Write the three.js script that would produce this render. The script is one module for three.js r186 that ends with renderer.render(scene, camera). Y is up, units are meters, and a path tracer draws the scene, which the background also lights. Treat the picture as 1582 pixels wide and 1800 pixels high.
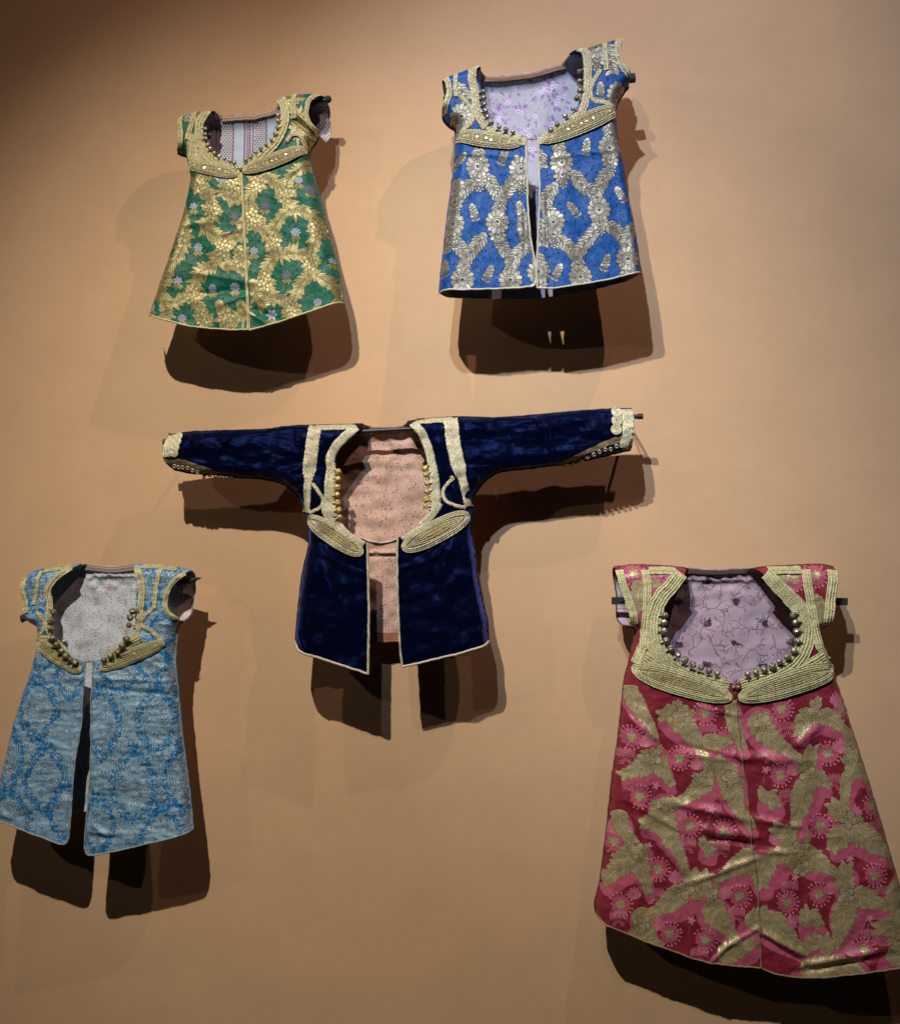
import * as THREE from 'three';
import { ImprovedNoise } from 'three/addons/math/ImprovedNoise.js';
import { mergeGeometries } from 'three/addons/utils/BufferGeometryUtils.js';

// ---------------------------------------------------------------- camera, light, exposure
const S = 0.00135;              // metres per unit of the layout grid on the wall
const D = 2.6;                  // distance from camera to wall
const CX = 791, CY = 900;
const scene = new THREE.Scene();
scene.background = new THREE.Color(0.004, 0.0035, 0.003);
const camera = new THREE.PerspectiveCamera(2 * Math.atan(900 * S / D) * 180 / Math.PI, 1582 / 1800, 0.05, 50);
camera.position.set(0, 0, D);
camera.lookAt(0, 0, 0);
const renderer = new THREE.WebGLRenderer();
renderer.toneMapping = THREE.LinearToneMapping;
renderer.toneMappingExposure = 1;
renderer.shadowMap.enabled = true;
const gx = (px) => (px - CX) * S, gy = (py) => (CY - py) * S;

function spot(name, label, px, py, z, tx, ty, color, intensity, angle, penumbra, soft) {
  const at = new THREE.Vector3(gx(px), gy(py), z), to = new THREE.Vector3(gx(tx), gy(ty), 0);
  const g = new THREE.Group(); g.name = name; g.userData = { label, category: 'spotlight', group: 'track spotlights above the wall' };
  g.position.copy(at); g.lookAt(to); scene.add(g);
  const black = new THREE.MeshStandardMaterial({ color: 0x111111, roughness: 0.5 });
  const can = new THREE.Mesh(new THREE.CylinderGeometry(0.045, 0.045, 0.14, 24, 1, true).rotateX(Math.PI / 2).translate(0, 0, -0.07), black);
  can.name = 'housing'; g.add(can);
  const stem = new THREE.Mesh(new THREE.CylinderGeometry(0.012, 0.012, 0.12, 12).translate(0, 0.1, -0.09), black);
  stem.name = 'stem'; g.add(stem);
  const glow = new THREE.Mesh(new THREE.CircleGeometry(0.042, 24).translate(0, 0, -0.03), new THREE.MeshStandardMaterial({ color: 0x000000, emissive: color, emissiveIntensity: 1.5 }));
  glow.name = 'lamp_lens'; g.add(glow);
  const l = new THREE.SpotLight(color, intensity, 0, angle, penumbra, 2);
  l.position.copy(at); l.target.position.copy(to); l.castShadow = true; l.shadow.radius = soft;
  l.name = name + '_lamp';
  scene.add(l, l.target);
}
// a neutral spot for the right half, a warmer one for the middle and left, a steep warm one on the right and a weak one far left
spot('track_spotlight', 'black track spotlight high above the middle of the wall', 470, -900, 2.7, 1320, 520, new THREE.Color(0.64, 0.79, 1.0), 33.5, 0.376, 1, 1.2);
spot('track_spotlight_001', 'black track spotlight high above the left part of the wall', 190, -930, 2.7, 704, 1240, new THREE.Color(1.0, 0.95, 0.84), 48, 0.43, 1, 1.2);
spot('track_spotlight_002', 'black track spotlight close to the wall, above its right side', 1563, -930, 1.5, 658, 653, new THREE.Color(1.0, 0.66, 0.56), 6.6, 0.631, 1, 1.0);
spot('track_spotlight_003', 'black track spotlight far out on the left of the wall', -1323, -360, 2.7, 700, 900, new THREE.Color(1.0, 0.85, 0.7), 3, 0.5, 1, 1.0);

// ---------------------------------------------------------------- helpers
function rng(a) { return () => { a |= 0; a = a + 0x6D2B79F5 | 0; let t = Math.imul(a ^ a >>> 15, 1 | a); t = t + Math.imul(t ^ t >>> 7, 61 | t) ^ t; return ((t ^ t >>> 14) >>> 0) / 4294967296; }; }
const noiseMaker = new ImprovedNoise();
const ns = (x, y, z = 0) => noiseMaker.noise(x + 100.3, y + 57.7, z + 3.1);
const clamp = (x, a, b) => Math.min(b, Math.max(a, x));
const sstep = (x) => { x = clamp(x, 0, 1); return x * x * (3 - 2 * x); };
const lerp = (a, b, t) => a + (b - a) * t;
const zoomed = (ox, oy, sc) => (pts) => pts.map((p) => [ox + p[0] / sc, oy + p[1] / sc]);
const GZ = zoomed(230, 140, 3.767), BZ = zoomed(740, 50, 3.674), VZ = zoomed(500, 710, 3.674), LZ = zoomed(0, 980, 3.333), RZ = zoomed(1040, 980, 2.919), SLZ = zoomed(270, 700, 4.52), SRZ = zoomed(680, 700, 3.296);
function spl(pts, step = 3, closed = false) {
  if (pts.length === 2 && !closed) {
    const n = Math.max(2, Math.ceil(Math.hypot(pts[1][0] - pts[0][0], pts[1][1] - pts[0][1]) / step));
    return Array.from({ length: n + 1 }, (_, i) => [lerp(pts[0][0], pts[1][0], i / n), lerp(pts[0][1], pts[1][1], i / n)]);
  }
  const c = new THREE.CatmullRomCurve3(pts.map((p) => new THREE.Vector3(p[0], p[1], 0)), closed, 'centripetal');
  const n = Math.max(3, Math.ceil(c.getLength() / step));
  const out = c.getSpacedPoints(n).map((v) => [v.x, v.y]);
  if (closed) { out.pop(); return out; }
  // cloth edges are never drawn with a ruler
  return out.map(([x, y], i) => { const f = 0.9 * Math.min(1, i / 4, (n - i) / 4); return [x + f * (ns(x / 15, y / 15, 2) + 0.6 * ns(x / 5, y / 5, 4)), y + f * (ns(x / 15, y / 15, 7) + 0.6 * ns(x / 5, y / 5, 9))]; });
}
function join(...segs) {
  const out = [];
  for (const s of segs) for (const p of s) { const q = out[out.length - 1]; if (!q || Math.hypot(p[0] - q[0], p[1] - q[1]) > 0.3) out.push(p); }
  const a = out[0], b = out[out.length - 1];
  if (Math.hypot(a[0] - b[0], a[1] - b[1]) < 0.3) out.pop();
  return out;
}
const rev = (a) => a.slice().reverse();
function segDist(x, y, a, b) {
  const dx = b[0] - a[0], dy = b[1] - a[1], l = dx * dx + dy * dy;
  const t = l ? clamp(((x - a[0]) * dx + (y - a[1]) * dy) / l, 0, 1) : 0;
  return Math.hypot(x - a[0] - t * dx, y - a[1] - t * dy);
}
function distTo(lines, x, y) { let d = 1e9; for (const l of lines) for (let i = 0; i + 1 < l.length; i++) { const e = segDist(x, y, l[i], l[i + 1]); if (e < d) d = e; } return d; }
function inside(poly, x, y) {
  let c = false;
  for (let i = 0, j = poly.length - 1; i < poly.length; j = i++) {
    const a = poly[i], b = poly[j];
    if ((a[1] > y) !== (b[1] > y) && x < (b[0] - a[0]) * (y - a[1]) / (b[1] - a[1]) + a[0]) c = !c;
  }
  return c;
}
function clipCell(poly, x0, y0, x1, y1) {
  let p = poly;
  const cut = (f, g) => {
    const o = [];
    for (let i = 0; i < p.length; i++) {
      const a = p[i], b = p[(i + 1) % p.length], fa = f(a), fb = f(b);
      if (fa >= 0) o.push(a);
      if ((fa >= 0) !== (fb >= 0)) { const t = fa / (fa - fb); o.push(g([a[0] + (b[0] - a[0]) * t, a[1] + (b[1] - a[1]) * t])); }
    }
    p = o;
  };
  cut((q) => q[0] - x0, (q) => [x0, q[1]]); cut((q) => x1 - q[0], (q) => [x1, q[1]]); cut((q) => q[1] - y0, (q) => [q[0], y0]); cut((q) => y1 - q[1], (q) => [q[0], y1]);
  return p;
}
// triangles that fill an outline on a square grid of side h, every vertex [x, y]
function fill(poly, h) {
  let x0 = 1e9, y0 = 1e9, x1 = -1e9, y1 = -1e9;
  for (const p of poly) { x0 = Math.min(x0, p[0]); x1 = Math.max(x1, p[0]); y0 = Math.min(y0, p[1]); y1 = Math.max(y1, p[1]); }
  x0 -= 0.37; y0 -= 0.41;
  const nx = Math.ceil((x1 - x0) / h) + 1, ny = Math.ceil((y1 - y0) / h) + 1, hit = new Uint8Array(nx * ny);
  for (let i = 0; i < poly.length; i++) {
    const a = poly[i], b = poly[(i + 1) % poly.length], n = Math.ceil(Math.hypot(b[0] - a[0], b[1] - a[1]) / (h / 8)) + 1;
    for (let k = 0; k <= n; k++) hit[Math.floor((lerp(a[1], b[1], k / n) - y0) / h) * nx + Math.floor((lerp(a[0], b[0], k / n) - x0) / h)] = 1;
  }
  const vs = [], ids = new Map(), tri = [];
  const id = (x, y) => { const key = Math.round(x * 50) + ',' + Math.round(y * 50); let v = ids.get(key); if (v === undefined) { v = vs.length; vs.push([x, y]); ids.set(key, v); } return v; };
  for (let j = 0; j < ny; j++) for (let i = 0; i < nx; i++) {
    const cx0 = x0 + i * h, cy0 = y0 + j * h, cx1 = cx0 + h, cy1 = cy0 + h;
    if (!hit[j * nx + i]) {
      if (!inside(poly, cx0 + h / 2, cy0 + h / 2)) continue;
      const a = id(cx0, cy0), b = id(cx1, cy0), c = id(cx1, cy1), d = id(cx0, cy1);
      tri.push(a, c, b, a, d, c);
    } else {
      const p = clipCell(poly, cx0, cy0, cx1, cy1);
      if (p.length < 3) continue;
      const q = p.map((v) => new THREE.Vector2(v[0], v[1]));
      let area = THREE.ShapeUtils.area(q);
      if (Math.abs(area) < 1e-4) continue;
      for (const f of THREE.ShapeUtils.triangulateShape(area < 0 ? q.reverse() : q, [])) { const t = f.map((k) => id(q[k].x, q[k].y)); tri.push(t[0], t[2], t[1]); }
    }
  }
  return { vs, tri };
}
const castAll = (o) => { o.castShadow = true; o.receiveShadow = true; return o; };
const counts = {};
function named(name) { const n = counts[name] = (counts[name] ?? -1) + 1; return n ? name + '_' + String(n).padStart(3, '0') : name; }
function part(name, geometry, material, parent) { const m = castAll(new THREE.Mesh(geometry, material)); m.name = name; parent.add(m); return m; }

// ---------------------------------------------------------------- textures
function tex(canvas, srgb, repeat) {
  const t = new THREE.CanvasTexture(canvas);
  t.colorSpace = srgb ? THREE.SRGBColorSpace : THREE.NoColorSpace;
  t.magFilter = THREE.LinearFilter;
  if (repeat) t.wrapS = t.wrapT = THREE.RepeatWrapping;
  return t;
}
// a cloth is drawn twice with the same strokes: once in its colours, once as relief (r), roughness (g) and metal (b)
function cloth(box, sc, pal, draw, weave, opts = {}) {
  const [x0, y0, x1, y1] = box, w = Math.round((x1 - x0) * sc), h = Math.round((y1 - y0) * sc), made = [];
  for (const pass of [0, 1]) {
    const cv = document.createElement('canvas'); cv.width = w; cv.height = h;
    const c = cv.getContext('2d'); c.setTransform(sc, 0, 0, sc, -x0 * sc, -y0 * sc); c.lineCap = c.lineJoin = 'round';
    const P = (n) => { const e = pal[n]; return pass ? `rgb(${e[1]},${e[2]},${e[3]})` : e[0]; };
    draw(c, P, rng(opts.seed ?? 7), box);
    const im = c.getImageData(0, 0, w, h), d = im.data, r = rng(91);
    for (let y = 0; y < h; y++) for (let x = 0; x < w; x++) {
      const i = (y * w + x) * 4, k = weave(x / sc, y / sc, r);
      if (pass) { d[i] = clamp(d[i] + k * 46, 0, 255); d[i + 1] = clamp(d[i + 1] + (r() - 0.5) * 26, 0, 255); } else {
        const f = 1 + k * 0.13;
        d[i] = clamp(d[i] * f, 0, 255); d[i + 1] = clamp(d[i + 1] * f, 0, 255); d[i + 2] = clamp(d[i + 2] * f, 0, 255);
      }
    }
    c.putImageData(im, 0, 0);
    made.push(cv);
  }
  const map = tex(made[0], true), mask = tex(made[1], false);
  const m = new THREE.MeshPhysicalMaterial({ map, bumpMap: mask, roughnessMap: mask, metalnessMap: mask, roughness: 1, metalness: 1, bumpScale: opts.bump ?? 0.0012, side: THREE.DoubleSide, ...(opts.extra ?? {}) });
  return { m, uv: (x, y) => [(x - x0) / (x1 - x0), 1 - (y - y0) / (y1 - y0)] };
}
const twill = (x, y, r) => 0.45 * Math.sin((x + y * 0.6) * 4.2) + (r() - 0.5) * 1.2;
const plain = (x, y, r) => 0.35 * Math.sin(x * 4) * Math.sin(y * 4) + (r() - 0.5) * 1.0;
const ribbed = (x, y, r) => 0.7 * Math.sin(x * 3.1) + (r() - 0.5) * 0.8;

// motifs
function leaf(c, x, y, a, L, W, fillS, line, lw = 0.5) {
  c.save(); c.translate(x, y); c.rotate(a);
  c.beginPath(); c.moveTo(0, 0); c.bezierCurveTo(L * 0.2, -W, L * 0.75, -W * 0.9, L, 0); c.bezierCurveTo(L * 0.75, W * 0.9, L * 0.2, W, 0, 0);
  c.fillStyle = fillS; c.fill();
  if (line) { c.strokeStyle = line; c.lineWidth = lw; c.stroke(); c.beginPath(); c.moveTo(L * 0.1, 0); c.lineTo(L * 0.8, 0); c.stroke(); }
  c.restore();
}
function roundLeaf(c, x, y, a, L, W, fillS, line, lw = 0.5) {
  c.save(); c.translate(x, y); c.rotate(a);
  c.beginPath(); c.ellipse(L * 0.5, 0, L * 0.55, W, 0, 0, 7); c.fillStyle = fillS; c.fill();
  if (line) { c.strokeStyle = line; c.lineWidth = lw; c.stroke(); c.beginPath(); c.moveTo(0, 0); c.lineTo(L * 0.55, 0); c.stroke(); }
  c.restore();
}
function blob(c, x, y, rx, ry, fillS, line, lw = 0.5, rot = 0) { c.beginPath(); c.ellipse(x, y, rx, ry, rot, 0, 7); c.fillStyle = fillS; c.fill(); if (line) { c.strokeStyle = line; c.lineWidth = lw; c.stroke(); } }
function rosette(c, x, y, n, r, pr, fillS, line, rot = 0, sy = 1) {
  c.save(); c.translate(x, y); c.scale(1, sy); c.rotate(rot);
  for (let i = 0; i < n; i++) { const a = i / n * 6.2832; blob(c, Math.cos(a) * r, Math.sin(a) * r, pr * 1.15, pr * 0.85, fillS, line, 0.5, a); }
  c.restore();
}
function bloom(c, x, y, n, R, P, f1, f2, ln, r) {
  const o = r() * 6;
  for (let i = 0; i < n; i++) { const a = o + i / n * 6.2832; blob(c, x + Math.cos(a) * R * 0.72, y + Math.sin(a) * R * 0.76, R * 0.34, R * 0.235, P(i % 3 ? f1 : f2), P(ln), 0.6, a); }
  blob(c, x, y, R * 0.5, R * 0.52, P(f1), P(ln), 0.7); blob(c, x, y + 0.5, R * 0.34, R * 0.34, P(f2), P(ln), 0.6);
  scroll(c, x, y, R * 0.24, r() * 6, P(ln), 0.8); blob(c, x, y, R * 0.1, R * 0.08, P(ln));
}
function path(c, pts, style, w) { c.beginPath(); pts.forEach((p, i) => i ? c.lineTo(p[0], p[1]) : c.moveTo(p[0], p[1])); c.strokeStyle = style; c.lineWidth = w; c.stroke(); }
function dirAt(l, i) { const a = l[Math.max(0, i - 1)], b = l[Math.min(l.length - 1, i + 1)]; return Math.atan2(b[1] - a[1], b[0] - a[0]); }
function scroll(c, x, y, r, turn, style, w) {
  c.beginPath();
  for (let i = 0; i <= 14; i++) { const a = turn + i * 0.42, q = r * (1 - i / 18); const X = x + Math.cos(a) * q, Y = y + Math.sin(a) * q; i ? c.lineTo(X, Y) : c.moveTo(X, Y); }
  c.strokeStyle = style; c.lineWidth = w; c.stroke();
}

// gold thread, shared by every braid and cord: a small tile of slanting threads
function goldTile(seed, base, spread, dark) {
  const n = 256, made = [], r0 = rng(seed), rows = Array.from({ length: 64 }, () => [r0(), r0(), r0()]);
  for (const pass of [0, 1]) {
    const cv = document.createElement('canvas'); cv.width = cv.height = n; const c = cv.getContext('2d'), im = c.createImageData(n, n), d = im.data, r = rng(seed + 5);
    for (let y = 0; y < n; y++) for (let x = 0; x < n; x++) {
      const i = (y * n + x) * 4, up = Math.floor(y / 32) % 2, s = (x + (up ? y : -y) + 512) % n, k = Math.floor(s / 8) % 32, f = (s % 8) / 8, th = Math.sin(f * Math.PI), lane = Math.sin((y % 32) / 32 * Math.PI);
      const q = rows[(k + Math.floor(y / 32) * 11) % 64], v = 1 + (q[0] - 0.5) * spread + (r() - 0.5) * 0.25;
      const gap = (f < 0.1 || (y % 32) < 3) ? dark : 1;
      if (pass) { d[i] = 255 * (0.25 + 0.5 * th * lane + 0.2 * r()); d[i + 1] = 85 + q[1] * 80; d[i + 2] = 40 + q[2] * 75; } else { for (let ch = 0; ch < 3; ch++) d[i + ch] = clamp(base[ch] * v * gap, 0, 255); }
      d[i + 3] = 255;
    }
    c.putImageData(im, 0, 0); made.push(tex(cv, !pass, true));
  }
  return new THREE.MeshPhysicalMaterial({ map: made[0], bumpMap: made[1], roughnessMap: made[1], metalnessMap: made[1], roughness: 1, metalness: 1, bumpScale: 0.0009, side: THREE.DoubleSide });
}
const GOLD = {
  green: goldTile(3, [216, 203, 156], 0.55, 0.5), blue: goldTile(5, [208, 198, 160], 0.55, 0.5), velvet: goldTile(9, [214, 204, 170], 0.55, 0.55),
  pale: goldTile(12, [214, 206, 160], 0.45, 0.5), red: goldTile(15, [222, 211, 158], 0.55, 0.42),
};
const eyeMat = new THREE.MeshStandardMaterial({ map: GOLD.red.map, color: new THREE.Color(0.42, 0.32, 0.19), roughness: 0.75, metalness: 0.1 });
const sequinMat = new THREE.MeshStandardMaterial({ color: new THREE.Color(0.85, 0.78, 0.55), roughness: 0.34, metalness: 0.8 });
const ironMat = new THREE.MeshStandardMaterial({ color: new THREE.Color(0.02, 0.02, 0.022), roughness: 0.45, metalness: 0.3 });
const blackMat = new THREE.MeshStandardMaterial({ color: new THREE.Color(0.012, 0.012, 0.012), roughness: 0.8 });
function buttonMat(r, g, b, metal = 0.75, rough = 0.35) { return new THREE.MeshStandardMaterial({ color: new THREE.Color(r, g, b), roughness: rough, metalness: metal }); }

// ---------------------------------------------------------------- a hanging garment
class Garment {
  constructor({ name, label, category = 'waistcoat', at, z0, zm, zb, R = 26, Rb = 36, edges, folds = [], rough = [0.0016, 0.0007], stretch = [1, 1], seed = 0, flare = 0 }) {
    Object.assign(this, { z0, zm, zb, R, edges: edges.map((e) => e.filter((_, i) => i % 2 === 0 || i === e.length - 1)), folds, rough, stretch, seed, flare });
    this.Rb = Rb; const zr = this.zref = (z0 + zm) / 2;
    this.o = at; this.k = S * (1 - zr / D); this.back = (1 - zb / D) / (1 - zr / D);
    const g = this.root = new THREE.Group(); g.name = named(name); g.userData = { label, category };
    if (category === 'waistcoat') g.userData.group = 'embroidered waistcoats hung on the wall';
    g.position.set((at[0] - CX) * this.k, (CY - at[1]) * this.k, 0); scene.add(g);
    this.zf = (x, y) => this.front(x, y); this.zr = (x, y) => this.rear(x, y);
  }
  bk(p) { return p.map((q) => { const f = (1 - this.rear(q[0], q[1]) / D) / (1 - this.zref / D); return [CX + (q[0] - CX) * f, CY + (q[1] - CY) * f]; }); }
  neckBack(l) { this.neckLine = [l.filter((_, i) => i % 3 === 0 || i === l.length - 1)]; return l; }   // the same place seen, but at the back's depth
  fold(x, y) {
    let z = 0;
    for (const [x1, y1, x2, y2, w, a] of this.folds) {
      const dx = x2 - x1, dy = y2 - y1, l = Math.hypot(dx, dy), t = ((x - x1) * dx + (y - y1) * dy) / (l * l), e = ((x - x1) * dy - (y - y1) * dx) / l;
      if (t < -0.3 || t > 1.3 || Math.abs(e) > w * 3) continue;
      z += a * Math.exp(-(e * e) / (w * w)) * sstep((t + 0.3) / 0.5) * sstep((1.3 - t) / 0.5);
    }
    const [a, b] = this.rough, [sx, sy] = this.stretch, s = this.seed;
    return z + a * 2 * ns(x / 44 * sx, y / 44 * sy, s) + a * 1.2 * ns(x / 21 * sx, y / 21 * sy, s + 9) + b * 1.6 * ns(x / 9 * sx, y / 9 * sy, s + 4);
  }
  front(x, y) { const t = clamp((distTo(this.edges, x, y) - 0.8) / this.R, 0, 1); return this.zm + (this.z0 - this.zm) * Math.sqrt(1 - (1 - t) ** 2) + Math.min(1, t * 2.5) * this.fold(x, y) + this.flare * (y - this.o[1]); }
  rear(x, y) {
    let d = distTo(this.edges, x, y);
    if (this.neckLine) d = Math.min(d, this.Rb * (0.35 + 0.65 * clamp((distTo(this.neckLine, x, y) - 11) / 16, 0, 1)));
    const t = clamp((d - 0.8) / this.Rb, 0, 1); return this.zm - (this.zm - this.zb) * Math.sqrt(1 - (1 - t) ** 2) + 1.4 * t * this.rough[0] * (2 * ns(x / 60, y / 60, this.seed + 20) + 1.6 * ns(x / 26, y / 26, this.seed + 31)); }
  local(x, y, z) { return [(x - this.o[0]) * this.k, (this.o[1] - y) * this.k, z]; }
  sheet(name, poly, mat, { zf = this.zf, h = 4, uv, lift = 0, parent = this.root } = {}) {
    const { vs, tri } = fill(poly, h), pos = [], nor = [], uvs = [], e = 0.8;
    for (const [x, y] of vs) {
      pos.push(...this.local(x, y, zf(x, y) + lift));
      const n = new THREE.Vector3(-(zf(x + e, y) - zf(x - e, y)) / (2 * e * this.k), (zf(x, y + e) - zf(x, y - e)) / (2 * e * this.k), 1).normalize();
      nor.push(n.x, n.y, n.z); uvs.push(...(uv ? uv(x, y) : [x * this.k / 0.03, -y * this.k / 0.03]));
    }
    const g = new THREE.BufferGeometry();
    g.setAttribute('position', new THREE.Float32BufferAttribute(pos, 3)); g.setAttribute('normal', new THREE.Float32BufferAttribute(nor, 3)); g.setAttribute('uv', new THREE.Float32BufferAttribute(uvs, 2)); g.setIndex(tri);
    return part(name, g, mat, parent);
  }
  // a flat woven band along a line; width in layout units, may taper; picot gives it a toothed edge
  ribbonGeo(line, width, { zf = this.zf, lift = 0.0008, thick = 0.0024, picot = 0, scallop = 0 } = {}) {
    const l = spl(line, picot ? 0.55 : 1.1), pos = [], uvs = [], idx = [], nc = 8; let along = 0;
    l.forEach((p, i) => {
      if (i) along += Math.hypot(p[0] - l[i - 1][0], p[1] - l[i - 1][1]);
      const a = dirAt(l, i), nx = -Math.sin(a), ny = Math.cos(a), t = i / (l.length - 1);
      let w = (typeof width === 'function' ? width(t) : width) / 2;
      if (picot) w += picot * (Math.abs(((along / 3.4) % 1) - 0.5) * 2 - 0.5);
      for (let j = 0; j <= nc; j++) {
        const s = j / nc * 2 - 1, x = p[0] + nx * s * w, y = p[1] + ny * s * w;
        const dome = Math.sqrt(1 - Math.min(1, s * s) ** 3) * thick;
        pos.push(...this.local(x, y, zf(x, y) + lift + dome)); uvs.push(along * this.k / 0.026, s * w * this.k / 0.026 + 0.5);
        if (i && j) { const b = i * (nc + 1) + j; idx.push(b, b - 1, b - nc - 2, b, b - nc - 2, b - nc - 1); }
      }
    });
    const g = new THREE.BufferGeometry();
    g.setAttribute('position', new THREE.Float32BufferAttribute(pos, 3)); g.setAttribute('uv', new THREE.Float32BufferAttribute(uvs, 2)); g.setIndex(idx); g.computeVertexNormals();
    return g;
  }
  // a round cord laid on the cloth
  cordGeo(line, r, { zf = this.zf, lift = 0, closed = false, side = 6 } = {}) {
    const l = line, pos = [], uvs = [], idx = []; let along = 0; const n = l.length, m = closed ? n + 1 : n;
    for (let i = 0; i < m; i++) {
      const p = l[i % n], q = l[(i - 1 + n) % n];
      if (i) along += Math.hypot(p[0] - q[0], p[1] - q[1]);
      const A = closed ? l[(i - 1 + n) % n] : l[Math.max(0, i - 1)], B = closed ? l[(i + 1) % n] : l[Math.min(n - 1, i + 1)];
      const a = Math.atan2(B[1] - A[1], B[0] - A[0]), nx = -Math.sin(a), ny = Math.cos(a), z = zf(p[0], p[1]) + lift + r * 0.55;
      for (let j = 0; j <= side; j++) {
        const f = j / side * 2 * Math.PI, c = Math.cos(f) * r / this.k, s = Math.sin(f) * r;
        pos.push(...this.local(p[0] + nx * c, p[1] + ny * c, z + s)); uvs.push(along * this.k / 0.02, j / side * 0.25);
        if (i && j) { const b = i * (side + 1) + j; idx.push(b, b - 1, b - side - 2, b, b - side - 2, b - side - 1); }
      }
    }
    const g = new THREE.BufferGeometry();
    g.setAttribute('position', new THREE.Float32BufferAttribute(pos, 3)); g.setAttribute('uv', new THREE.Float32BufferAttribute(uvs, 2)); g.setIndex(idx); g.computeVertexNormals();
    return g;
  }
  // braid: a band with cords couched along it
  braid(name, line, width, mat, { lines = 3, r = 0.0014, picot = 0, zf = this.zf, thick = 0.002, seed = 1, parent = this.root, cords = true } = {}) {
    const b = part(name, this.ribbonGeo(line, width, { zf, picot, thick }), mat, parent);
    if (cords && lines) {
      const l = spl(line, 1.6), parts = [], q = rng(seed + Math.round(line[0][0]));
      for (let i = 0; i < lines; i++) {
        const s = lines === 1 ? 0 : i / (lines - 1) * 2 - 1, ph = q() * 9;
        const off = l.map((p, j) => { const t = j / (l.length - 1), a = dirAt(l, j), w = (typeof width === 'function' ? width(t) : width) / 2 * 0.92 * s + 0.7 * ns(j * 0.13, ph) ; return [p[0] - Math.sin(a) * w, p[1] + Math.cos(a) * w]; });
        parts.push(this.cordGeo(off, r * (0.8 + 0.4 * q()), { zf, lift: thick * (0.4 + 0.9 * Math.sqrt(Math.max(0, 1 - s * s))) }));
      }
      part('braid_cord', mergeGeometries(parts), mat, b);
    }
    return b;
  }
  // raised oval breast ornament: padded base, rings of cord, an eye of fine cords with sequins
  paddle(p0, p1, hw, mat, { rings = 4, gap, zf = this.zf, taper = 0, sequins = 5, eye = 0.42, high = 0.006, seed = 3 } = {}) {
    const cx = (p0[0] + p1[0]) / 2, cy = (p0[1] + p1[1]) / 2, A = Math.hypot(p1[0] - p0[0], p1[1] - p0[1]) / 2, an = Math.atan2(p1[1] - p0[1], p1[0] - p0[0]), ca = Math.cos(an), sa = Math.sin(an), q = rng(seed);
    const oval = (a, b, n = 90) => Array.from({ length: n }, (_, i) => { const t = i / n * 2 * Math.PI, c = Math.cos(t), s = Math.sin(t), u = Math.sign(c) * Math.abs(c) ** 0.82 * a, v = Math.sign(s) * Math.abs(s) ** 0.9 * b * (1 + taper * u / A); return [cx + u * ca - v * sa, cy + u * sa + v * ca]; });
    const out = oval(A, hw), top = (x, y) => { const d = distTo([out.concat([out[0]])], x, y) / hw; return zf(x, y) + high * Math.sqrt(1 - (1 - clamp(d * 1.6, 0, 1)) ** 2); };
    const base = this.sheet('plastron', out, mat, { zf: top, h: 2.2 });
    const step = gap ?? hw * (1 - eye) / rings, cords = [];
    for (let i = 0; i < rings; i++) cords.push(this.cordGeo(oval(A - (i + 0.35) * step, hw - (i + 0.35) * step), step * this.k * (i % 2 ? 0.34 : 0.42), { zf: top, closed: true }));
    this.sheet('plastron_eye', oval(A - rings * step, hw * eye, 50), eyeMat, { zf: top, h: 2, lift: 0.0007, parent: base });
    const ia = A - rings * step, ib = hw * eye;
    for (let i = 0; i < 5; i++) {
      const f = i / 2 - 1, l = spl([[-ia, 0], [-ia * 0.5, f * ib * 0.8], [ia * 0.1, f * ib], [ia * 0.6, f * ib * 0.6], [ia, 0]].map(([u, v]) => [cx + u * ca - v * sa, cy + u * sa + v * ca]), 1.5);
      cords.push(this.cordGeo(l, 0.00085, { zf: top, lift: 0.0008 }));
    }
    part('couched_cord', mergeGeometries(cords), mat, base);
    for (let i = 0; i < sequins; i++) {
      const u = ((i + q()) / sequins - 0.5) * ia * 0.9, v = (q() - 0.5) * ib * 0.9, x = cx + u * ca - v * sa, y = cy + u * sa + v * ca;
      const g = new THREE.CylinderGeometry(0.0018, 0.0016, 0.0007, 12).rotateX(Math.PI / 2 + (q() - 0.5) * 0.5).rotateY((q() - 0.5) * 0.5).translate(...this.local(x, y, top(x, y) + 0.0022));
      part('sequin', g, sequinMat, base);
    }
    return base;
  }
  piping(name, line, mat, r = 0.0022, zf = this.zf, lift = -0.0005) { return part(name, this.cordGeo(line, r, { zf, lift }), mat, this.root); }
  seam(lines, mat, r = 0.0018) { for (const l of lines) part('seam', this.cordGeo(l, r, { zf: () => this.zm, lift: -r * 0.55 }), mat, this.root); }
  // small knotted balls on shanks along the neckline; each sits off the edge in its own direction
  buttons(spots, towards, rad, mat, { zf = this.zf, lift = 0.001, seed = 2, name = 'button', loop = true } = {}) {
    const q = rng(seed);
    spots.forEach(([x, y]) => {
      const a = Math.atan2(towards[1] - y, towards[0] - x) + (q() - 0.5) * 0.5;
      const f = rad * (0.84 + 0.3 * q()), g = knot.clone().scale(f, f * (0.86 + 0.2 * q()), f).rotateZ(q() * 6).rotateX(q() * 2);
      const shank = new THREE.CylinderGeometry(rad * 0.28, rad * 0.34, rad * 1.5, 7).rotateZ(Math.PI / 2).translate(-rad * 1.1, 0, -rad * 0.15).rotateZ(-a);
      const both = mergeGeometries([g, shank]);
      const m = part(name, both, mat, this.root);
      m.position.set(...this.local(x, y, zf(x, y) + lift + rad * (0.7 + q() * 0.4)));
    });
  }
}
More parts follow.
